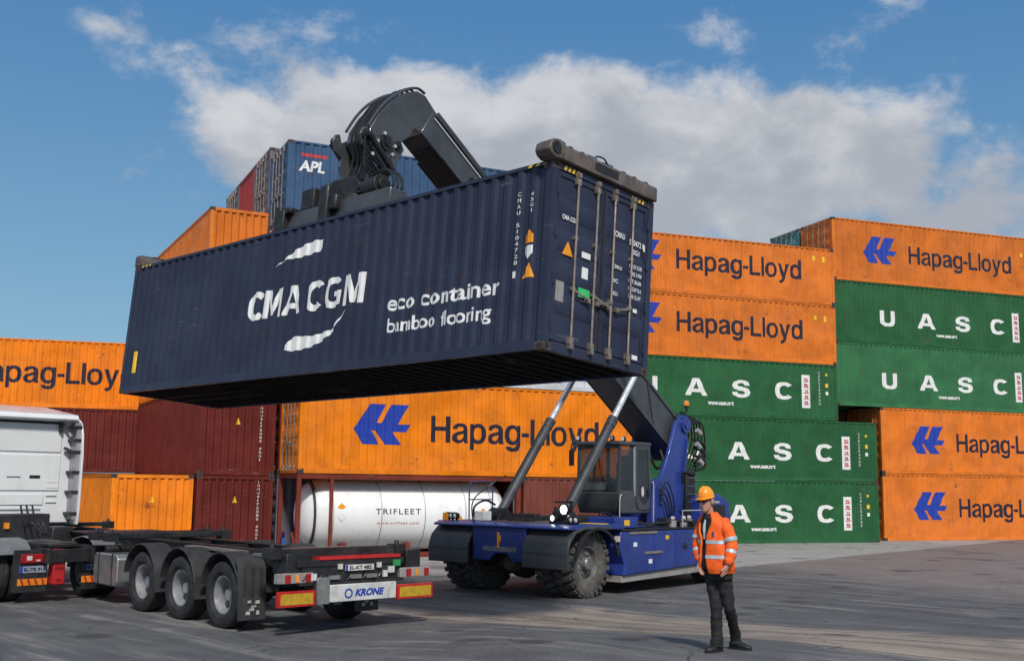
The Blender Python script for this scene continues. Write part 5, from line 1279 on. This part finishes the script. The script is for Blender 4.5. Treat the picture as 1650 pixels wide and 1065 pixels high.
        b = MB(); b.box(-.75, -.70, ya+.02, yb, .74, .90); lm = b.build('tail_lamp', LAMPRED, pn, .012)
        b = MB(); b.box(-.754, -.75, ya+.30, ya+.40, .79, .87); b.box(-.754, -.75, ya+.15, ya+.22, .77, .80); b.build('lens', WHITEP, lm)
        b = MB(); b.box(-.715, -.70, ya+.0, yb, .56, .68); pl = b.build('number_plate', mat('blue_grey_plate', (.28,.33,.42), .4), pn)
        b = MB(); b.box(-.718, -.715, yb-.05, yb, .56, .68); b.build('blue_band', BLUE_L, pl)
        bm = text_bm('EL-TR 915', 0, .40, 0, .06, bold=.03); oo = inst('lettering', bm_mesh('lettering', bm, BLK_L), pl); oo.matrix_local = Matrix.Translation((-.720, yb-.07, .59)) @ Matrix.Rotation(-PI/2, 4, 'Z')
        b = MB(); b.box(-.715, -.70, ya-.02, yb+.03, .33, .45); st_ = b.build('reflector_stripe', mat('orange_reflector', (.75,.24,.02), .35), pn)
        b = MB()
        for k in range(4): b.prism([(ya+.02+k*.13,.335),(ya+.06+k*.13,.335),(ya+.10+k*.13,.445),(ya+.06+k*.13,.445)], 'x', -.718, -.715)
        b.build('stripe', REFL_R, st_)
    b = MB(); b.box(-.86, -.62, .06, .30, .32, .98); rb = b.build('extinguisher_box', mat('red_plastic_box', (.42,.018,.020), .35, 0, .1, 4), t, .03)
    b = MB(); b.box(-.872, -.855, .09, .27, .62, .66); b.box(-.872, -.855, .14, .22, .40, .44); b.build('latch', mat('dark_red_plastic', (.22,.01,.012), .4), rb)
    b = MB(); b.cyl((2.0,1.0,.7), (3.0,1.0,.7), .30, n=20); b.build('fuel_tank', mat('aluminium', (.5,.5,.5), .35, .8), t)
build_tractor()

# ------------------------------------------------------------------ the worker
SKIN = mat('skin', (.52, .27, .19), .5, 0, .08, 12, .1, 60)
HIVIS = mat('orange_hi_vis_cloth', (.95, .115, .008), .75, 0, .16, 5, .9, 9, (.92,.26,.01), .7, 3)
HATM = mat('orange_yellow_helmet_plastic', (.90, .31, .008), .28, 0, .05, 4, coat=.4)
TROU = mat('black_work_trousers', (.010, .0095, .011), .8, 0, .3, 6, .8, 16)
SHIRT = mat('black_pullover', (.012, .012, .016), .85, 0, .2, 8, .5, 20)
REFL = mat('silver_reflective_tape', (.46, .60, .66), .35, .3, .08, 8)
PALE = mat('pale_lanyard_card', (.62, .74, .74), .6)
BOOT = mat('black_work_boots', (.012,.011,.012), .45, 0, .3, 8, .4, 25)
HAIR = mat('grey_hair', (.22,.20,.19), .8, 0, .3, 30)
def skin_mesh(verts, edges, radii, root=0, levels=2):
    me = bpy.data.meshes.new('sk'); me.from_pydata(verts, edges, []); o = bpy.data.objects.new('sk', me); COL.objects.link(o)
    m = o.modifiers.new('skin', 'SKIN'); m.use_smooth_shade = True
    for i, r in enumerate(radii):
        sv = me.skin_vertices[0].data[i]; sv.radius = (r, r) if not isinstance(r, tuple) else r; sv.use_root = (i == root)
    s_ = o.modifiers.new('sub', 'SUBSURF'); s_.levels = levels; s_.render_levels = levels
    dg = bpy.context.evaluated_depsgraph_get(); out = bpy.data.meshes.new_from_object(o.evaluated_get(dg))
    bpy.data.objects.remove(o); bpy.data.meshes.remove(me); return out
def build_person():
    gx, gy = 2.49, 13.60; g0 = gz(gx, gy)
    t = thing('person', 'man in orange high-visibility jacket, orange hard hat and dark trousers walking on the yard', 'person', Matrix.Translation((gx, gy, g0)))
    fv = Vector((-.87, -.493, 0)); sv = Vector((.493, -.87, 0)); Z = Vector((0,0,1))
    ca_, sa_ = math.cos(R(-15.7)), math.sin(R(-15.7))
    def tw(p): return Vector((p[0]*ca_-p[1]*sa_, p[0]*sa_+p[1]*ca_, p[2]))      # arms turn with the trunk
    # head direction: turned a little more to the left, chin down
    hf = Vector((-.74, -.64, -.18)).normalized(); hs = hf.cross(Z).normalized()*-1; hu = hs.cross(hf).normalized(); hu = hu if hu.z > 0 else -hu
    hc = Vector((-.105, -.06, 1.785))
    # --- body: one skinned figure
    V = []; E = []; Rr = []
    def add(p, r, par=None):
        V.append(tuple(p)); Rr.append(r); i = len(V)-1
        if par is not None: E.append((par, i))
        return i
    pel = add((.03,.02,.98), .11); sp1 = add((.02,.01,1.18), .10, pel); sp2 = add((.0,.0,1.38), .11, sp1); nb = add((-.045,-.02,1.56), .058, sp2); nk = add((-.075,-.04,1.66), .058, nb); hd = add(tuple(hc-hu*.02), .07, nk)
    feet = []
    for s_, kn, an, toe in ((1, (.155,-.02,.53), (.29,.26,.12), (.325,.20,.07)), (-1, (.005,-.02,.52), (.01,.0,.10), (-.095,-.07,.045))):
        h_ = add(Vector((.045,.0,.93))+sv*s_*.085, .07, pel); k = add(kn, .045, h_); a = add(Vector(kn).lerp(Vector(an), .75), .034, k)
    hands = []
    for s_, el, wr, hp in ((1, (.22,-.15,1.26), (.172,-.218,1.055), (.150,-.225,.995)), (-1, (-.20,.10,1.27), (-.185,-.02,1.06), (-.165,-.07,.99))):
        sh = add(Vector((-.01,.0,1.47))+sv*s_*.16, .045, sp2); el, wr, hp = tw(el), tw(wr), tw(hp); e_ = add(el, .045, sh); w_ = add(wr, .030, e_); p_ = add(hp, (.038,.026), w_)
        dn = (hp-Vector(wr)).normalized()
        for k in range(4):
            base = hp+dn*.035+fv*(.027-.018*k); f1 = add(base, .0105, p_); ln = (.036,.042,.039,.030)[k]
            f2 = add(base+dn*ln-sv*s_*.006, .0095, f1); add(base+dn*ln*1.75-sv*s_*.020, .0085, f2)
        tb = add(hp+fv*.038-dn*.005, .012, p_); add(hp+fv*.062+dn*.030-sv*s_*.01, .010, tb)
    me = skin_mesh(V, E, Rr, 0, 1)
    # head: profile rings stacked along the head's own axis, joined into the same mesh
    b = MB()
    b.add([v.co for v in me.vertices], [tuple(p.vertices) for p in me.polygons]); bpy.data.meshes.remove(me)
    rings = [(-.125,.030,.030,.055),(-.118,.045,.048,.045),(-.095,.056,.070,.026),(-.065,.063,.082,.014),(-.03,.069,.090,.006),(.0,.073,.094,.0),(.035,.076,.096,-.003),(.07,.073,.092,-.006),(.098,.058,.074,-.008),(.115,.035,.045,-.008)]
    b.loft([(hc+hu*z+hf*dy, hs*a, hf*d) for z, a, d, dy in rings], 24)
    b.loft([(hc+hu*.012+hf*.090, hs*.009, hu*.010), (hc+hu*-.012+hf*.108, hs*.014, hu*.014), (hc+hu*-.030+hf*.112, hs*.019, hu*.011), (hc+hu*-.036+hf*.085, hs*.015, hu*.006)], 10)   # nose
    for s_ in (-1, 1): b.loft([(hc+hs*s_*.070+hu*-.012+hf*-.005, hf*.016, hu*.030), (hc+hs*s_*.088+hu*-.010+hf*-.012, hf*.020, hu*.034), (hc+hs*s_*.092+hu*-.010+hf*-.012, hf*.012, hu*.024)], 12)  # ears
    b.build('body', SKIN, t, angle=60)
    b = MB(); b.loft([(hc+hu*-.066+hf*.083, hs*.026, hu*.006), (hc+hu*-.066+hf*.099, hs*.022, hu*.005)], 12); b.build('mouth', mat('lips', (.36,.12,.10), .5), t)
    b = MB(); b.loft([(hc+hu*z-hf*.018, hs*a, hf*d) for z, a, d in ((-.07,.055,.070),(-.04,.074,.086),(0,.081,.092),(.04,.082,.094))], 20); b.build('hair', HAIR, t)
    # sunglasses
    b = MB()
    for s_ in (-1, 1):
        c = hc+hs*s_*.033+hu*.014+hf*.094
        b.loft([(c-hf*.004-hs*s_*0, hs*.031, hu*.021, .8), (c+hf*.008, hs*.029, hu*.019, .8)], 14)
        b.beam(c+hs*s_*.028, hc+hs*s_*.082+hu*.012-hf*.01, .006, .010, hu)
    b.beam(hc+hu*.020+hf*.100-hs*.01, hc+hu*.020+hf*.100+hs*.01, .006, .008, hu)
    b.build('sunglasses', mat('dark_glasses', (.008,.008,.010), .12), t)
    # hard hat: shell with ridge, brim and peak
    b = MB(); q = hu*.022
    b.loft([(hc+q+hu*z-hf*.004, hs*a*.86, hf*d*.88) for z, a, d in ((.020,.108,.124),(.034,.107,.122),(.065,.103,.118),(.100,.090,.104),(.130,.066,.078),(.148,.036,.042),(.152,.006,.008))], 32)
    b.loft([(hc+q+hu*.012+hf*.008, hs*.099, hf*.118), (hc+q+hu*.020+hf*.008, hs*.101, hf*.120), (hc+q+hu*.028, hs*.094, hf*.108)], 32)
    b.loft([(hc+q+hu*.010+hf*.10, hs*.078, hf*.045), (hc+q+hu*.020+hf*.095, hs*.080, hf*.050)], 24)
    b.build('hard_hat', HATM, t, angle=50)
    b = MB()
    for s_ in (-.022, 0, .022):
        b.tube([hc+q+hs*s_+hf*(.097)+hu*.055, hc+q+hs*s_+hf*.07+hu*.124, hc+q+hs*s_+hu*.150, hc+q+hs*s_-hf*.075+hu*.118, hc+q+hs*s_-hf*.110+hu*.05], .006, 6, 5)
    b.build('helmet_ridge', HATM, t)
    # --- jacket torso as a surface you can lay bands on
    ZS = [.93,.97,1.03,1.10,1.20,1.30,1.40,1.49,1.555,1.60,1.655]
    AA = [.205,.216,.222,.220,.216,.214,.218,.218,.190,.128,.084]
    BB = [.188,.205,.212,.210,.200,.190,.178,.160,.136,.106,.080]
    CC = [(.015,-.01),(.015,-.012),(.012,-.015),(.010,-.015),(.006,-.012),(.002,-.01),(-.004,-.008),(-.012,-.008),(-.022,-.012),(-.040,-.018),(-.052,-.025)]
    def lerp(z, arr):
        if z <= ZS[0]: return arr[0]
        for i in range(len(ZS)-1):
            if z <= ZS[i+1]:
                f = (z-ZS[i])/(ZS[i+1]-ZS[i])
                return arr[i]*(1-f)+arr[i+1]*f if not isinstance(arr[0], tuple) else tuple(arr[i][k]*(1-f)+arr[i+1][k]*f for k in range(2))
        return arr[-1]
    rnd = random.Random(5); ph_ = [rnd.random()*6 for _ in range(8)]
    def surf(th_, z, o_=0.):
        a, d, c = lerp(z, AA), lerp(z, BB), lerp(z, CC)
        wr = .006*math.sin(5*th_+ph_[0]+9*z)+.005*math.sin(3*th_-14*z+ph_[1])+.004*math.sin(9*th_+30*z+ph_[2])
        wr *= max(0, min(1, (1.55-z)/.15))
        ct, st = math.cos(th_), math.sin(th_)
        return Vector((c[0], c[1], z))+sv*(a+wr+o_)*ct+fv*(d+wr+o_)*st
    def patch(t0, t1, z0, z1, o_, nt=24, nz=6, slant=0):
        b = MB(); vs = []
        for j in range(nz+1):
            z = z0+(z1-z0)*j/nz; a0 = t0(z) if callable(t0) else t0; a1 = t1(z) if callable(t1) else t1
            for i in range(nt+1):
                th_ = a0+(a1-a0)*i/nt; vs.append(surf(th_, z+slant*(i/nt-.5), o_))
        m = nt+1
        b.add(vs, [(j*m+i, j*m+i+1, (j+1)*m+i+1, (j+1)*m+i) for j in range(nz) for i in range(nt)]); return b
    # the front opening: half-angle in radians either side of straight ahead
    opn = lambda z: .24+max(0, z-1.36)*1.9+max(0, 1.06-z)*1.0
    b = patch(lambda z: PI/2+opn(z), lambda z: PI/2-opn(z)+2*PI, .945, 1.65, 0, 72, 24); o = b.build('jacket', HIVIS, t, angle=80)
    so = o.modifiers.new('thick', 'SOLIDIFY'); so.thickness = .022; so.offset = -1
    jk = o
    b = patch(PI/2-.95, PI/2+.95, .98, 1.60, -.026, 20, 16); b.build('pullover', SHIRT, t, angle=80)
    for z, sl in ((1.30, .0), (1.125, .0)):
        b = patch(lambda z_: PI/2+opn(z_), lambda z_: PI/2-opn(z_)+2*PI, z-.020, z+.020, .004, 72, 2); b.build('reflective_band', REFL, jk, angle=80)
    b = MB(); b.loft([(Vector((-.045,-.018,1.565)), sv*.118, fv*.100), (Vector((-.050,-.020,1.60)), sv*.104, fv*.088), (Vector((-.050,-.016,1.632)), sv*.088, fv*.074), (Vector((-.050,-.016,1.628)), sv*.076, fv*.062), (Vector((-.048,-.02,1.57)), sv*.082, fv*.07)], 24, False)
    vs_keep = b; b.build('collar', SHIRT, jk, angle=80)
    b = patch(PI/2-.10, PI/2+.10, 1.33, 1.585, -.018, 4, 8); b.build('lanyard_card', PALE, t, angle=80)
    b = MB(); b.add([surf(PI/2-.62, 1.42, .006), surf(PI/2-.62, 1.36, .006), surf(PI/2-.76, 1.36, .006), surf(PI/2-.76, 1.42, .006)], [(0,1,2,3)]); b.build('badge', mat('navy_badge', (.03,.04,.15), .6), jk)
    # sleeves
    def sleeve(pts, bands):
        P = [tw(p) for p, r in pts]; rr = [r for p, r in pts]
        def at(f):
            x = f*(len(P)-1); i = min(int(x), len(P)-2); u = x-i
            p0, p1, p2, p3 = P[max(0,i-1)], P[i], P[i+1], P[min(len(P)-1,i+2)]
            c = .5*((2*p1)+(-p0+p2)*u+(2*p0-5*p1+4*p2-p3)*u*u+(-p0+3*p1-3*p2+p3)*u**3)
            return c, rr[i]*(1-u)+rr[i+1]*u
        def ring(f, o_=0., k=0):
            c, r = at(f); c2, _ = at(min(1, f+.02)); c1, _ = at(max(0, f-.02)); a = (c2-c1).normalized(); u = a.cross(fv).normalized(); v = a.cross(u)
            r += .005*math.sin(f*38)+o_; return (c, u*r*.94, v*r*1.04)
        b = MB(); b.loft([ring(i/26) for i in range(27)], 20); s_ = b.build('sleeve', HIVIS, jk, angle=80)
        for f0, f1 in bands:
            b = MB(); b.loft([ring(f0, .004), ring((f0+f1)/2, .004), ring(f1, .004)], 20, False); b.build('reflective_band', REFL, jk, angle=80)
    sleeve([((.115,-.09,1.555),.064),((.155,-.135,1.47),.074),((.198,-.155,1.36),.074),((.215,-.165,1.26),.072),((.207,-.195,1.17),.068),((.182,-.222,1.09),.058),((.172,-.230,1.055),.048)], ((.34,.405),(.60,.665)))
    sleeve([((-.13,.07,1.555),.066),((-.165,.11,1.47),.076),((-.195,.10,1.36),.078),((-.205,.08,1.26),.074),((-.200,.03,1.16),.068),((-.185,-.02,1.09),.058),((-.185,-.03,1.06),.048)], ((.34,.40),(.60,.66)))
    # hem and side pocket flaps
    b = patch(lambda z: PI/2+opn(z), lambda z: PI/2-opn(z)+2*PI, .930, .965, .004, 72, 2); b.build('hem', HIVIS, jk, angle=80)
    # trousers
    b = MB(); rr_ = random.Random(11)
    def fold(c, a, d, k): 
        return (Vector(c)+Vector((rr_.uniform(-.006,.006), rr_.uniform(-.006,.006), 0)), sv*a*(1+rr_.uniform(-.03,.03)), fv*d*(1+rr_.uniform(-.03,.03)))
    b.loft([fold(c, a, d, 0) for c, a, d in (((.02,.0,1.06),.190,.150),((.03,.005,1.0),.195,.160),((.038,.01,.93),.196,.165),((.045,.01,.88),.190,.160),((.05,.01,.84),.165,.14))], 28)
    for s_, pts in ((1, (((.088,-.035,.90),.100,.120),((.105,-.035,.80),.098,.110),((.125,-.03,.68),.086,.096),((.148,-.03,.58),.074,.084),((.165,-.025,.50),.068,.080),((.195,.03,.42),.066,.078),((.222,.09,.34),.064,.074),((.252,.16,.25),.064,.074),((.278,.22,.16),.066,.076),((.292,.25,.11),.068,.078),((.296,.26,.075),.066,.076))),
                    (-1, (((-.005,.045,.90),.100,.120),((-.004,.03,.80),.098,.110),((.000,.01,.68),.087,.098),((.006,-.01,.58),.076,.086),((.010,-.018,.50),.071,.082),((.010,-.01,.42),.070,.080),((.010,.0,.34),.070,.078),((.012,.005,.25),.073,.080),((.013,.01,.17),.074,.082),((.013,.01,.11),.077,.086),((.010,.006,.075),.072,.086)))):
        P = []
        for i in range(len(pts)-1):
            for k in range(3):
                u = k/3; (c0,a0,d0), (c1,a1,d1) = pts[i], pts[i+1]
                z = c0[2]*(1-u)+c1[2]*u
                w_ = .0018*math.sin(z*66+s_)+.003*math.sin(z*29+2*s_)-.006
                P.append(fold(tuple(c0[j]*(1-u)+c1[j]*u for j in range(3)), a0*(1-u)+a1*u+w_, d0*(1-u)+d1*u+w_, 0))
        P.append(fold(pts[-1][0], pts[-1][1], pts[-1][2], 0)); b.loft(P, 22)
    b.build('trousers', TROU, t, angle=80)
    # boots
    for (ax_, ay_, ang, lift) in ((.012, .015, R(222), 0), (.294, .26, R(-38), .0)):
        d = Vector((math.cos(ang), math.sin(ang), 0)); n_ = Vector((-d.y, d.x, 0)); o0 = Vector((ax_, ay_, gz(gx+ax_, gy+ay_)-g0))
        b = MB()
        b.loft([(o0+d*-.085+Z*.045, n_*.028, Z*.040), (o0+d*-.070+Z*.055, n_*.040, Z*.052), (o0+d*0+Z*.058, n_*.044, Z*.056), (o0+d*.07+Z*.050, n_*.046, Z*.047), (o0+d*.13+Z*.040, n_*.050, Z*.037), (o0+d*.175+Z*.034, n_*.044, Z*.031), (o0+d*.20+Z*.030, n_*.022, Z*.022)], 18)
        b.loft([(o0+Z*.05+d*-.01, n_*.050, d*.060), (o0+Z*.15-d*.01, n_*.050, d*.056)], 16)
        bo = b.build('boot', BOOT, t, angle=60)
        b = MB(); sole = [(-.095,-.030),(-.06,-.042),(.04,-.044),(.13,-.054),(.19,-.036),(.21,0),(.19,.036),(.13,.054),(.04,.044),(-.06,.042),(-.095,.030)]
        vs = [o0+d*p[0]+n_*p[1]+Z*z for z in (.0,.024) for p in sole]; m = len(sole)
        b.add(vs, [tuple(range(m-1,-1,-1)), tuple(range(m,2*m))]+[(i,(i+1)%m,m+(i+1)%m,m+i) for i in range(m)]); b.build('sole', BLK_L, bo)
build_person()
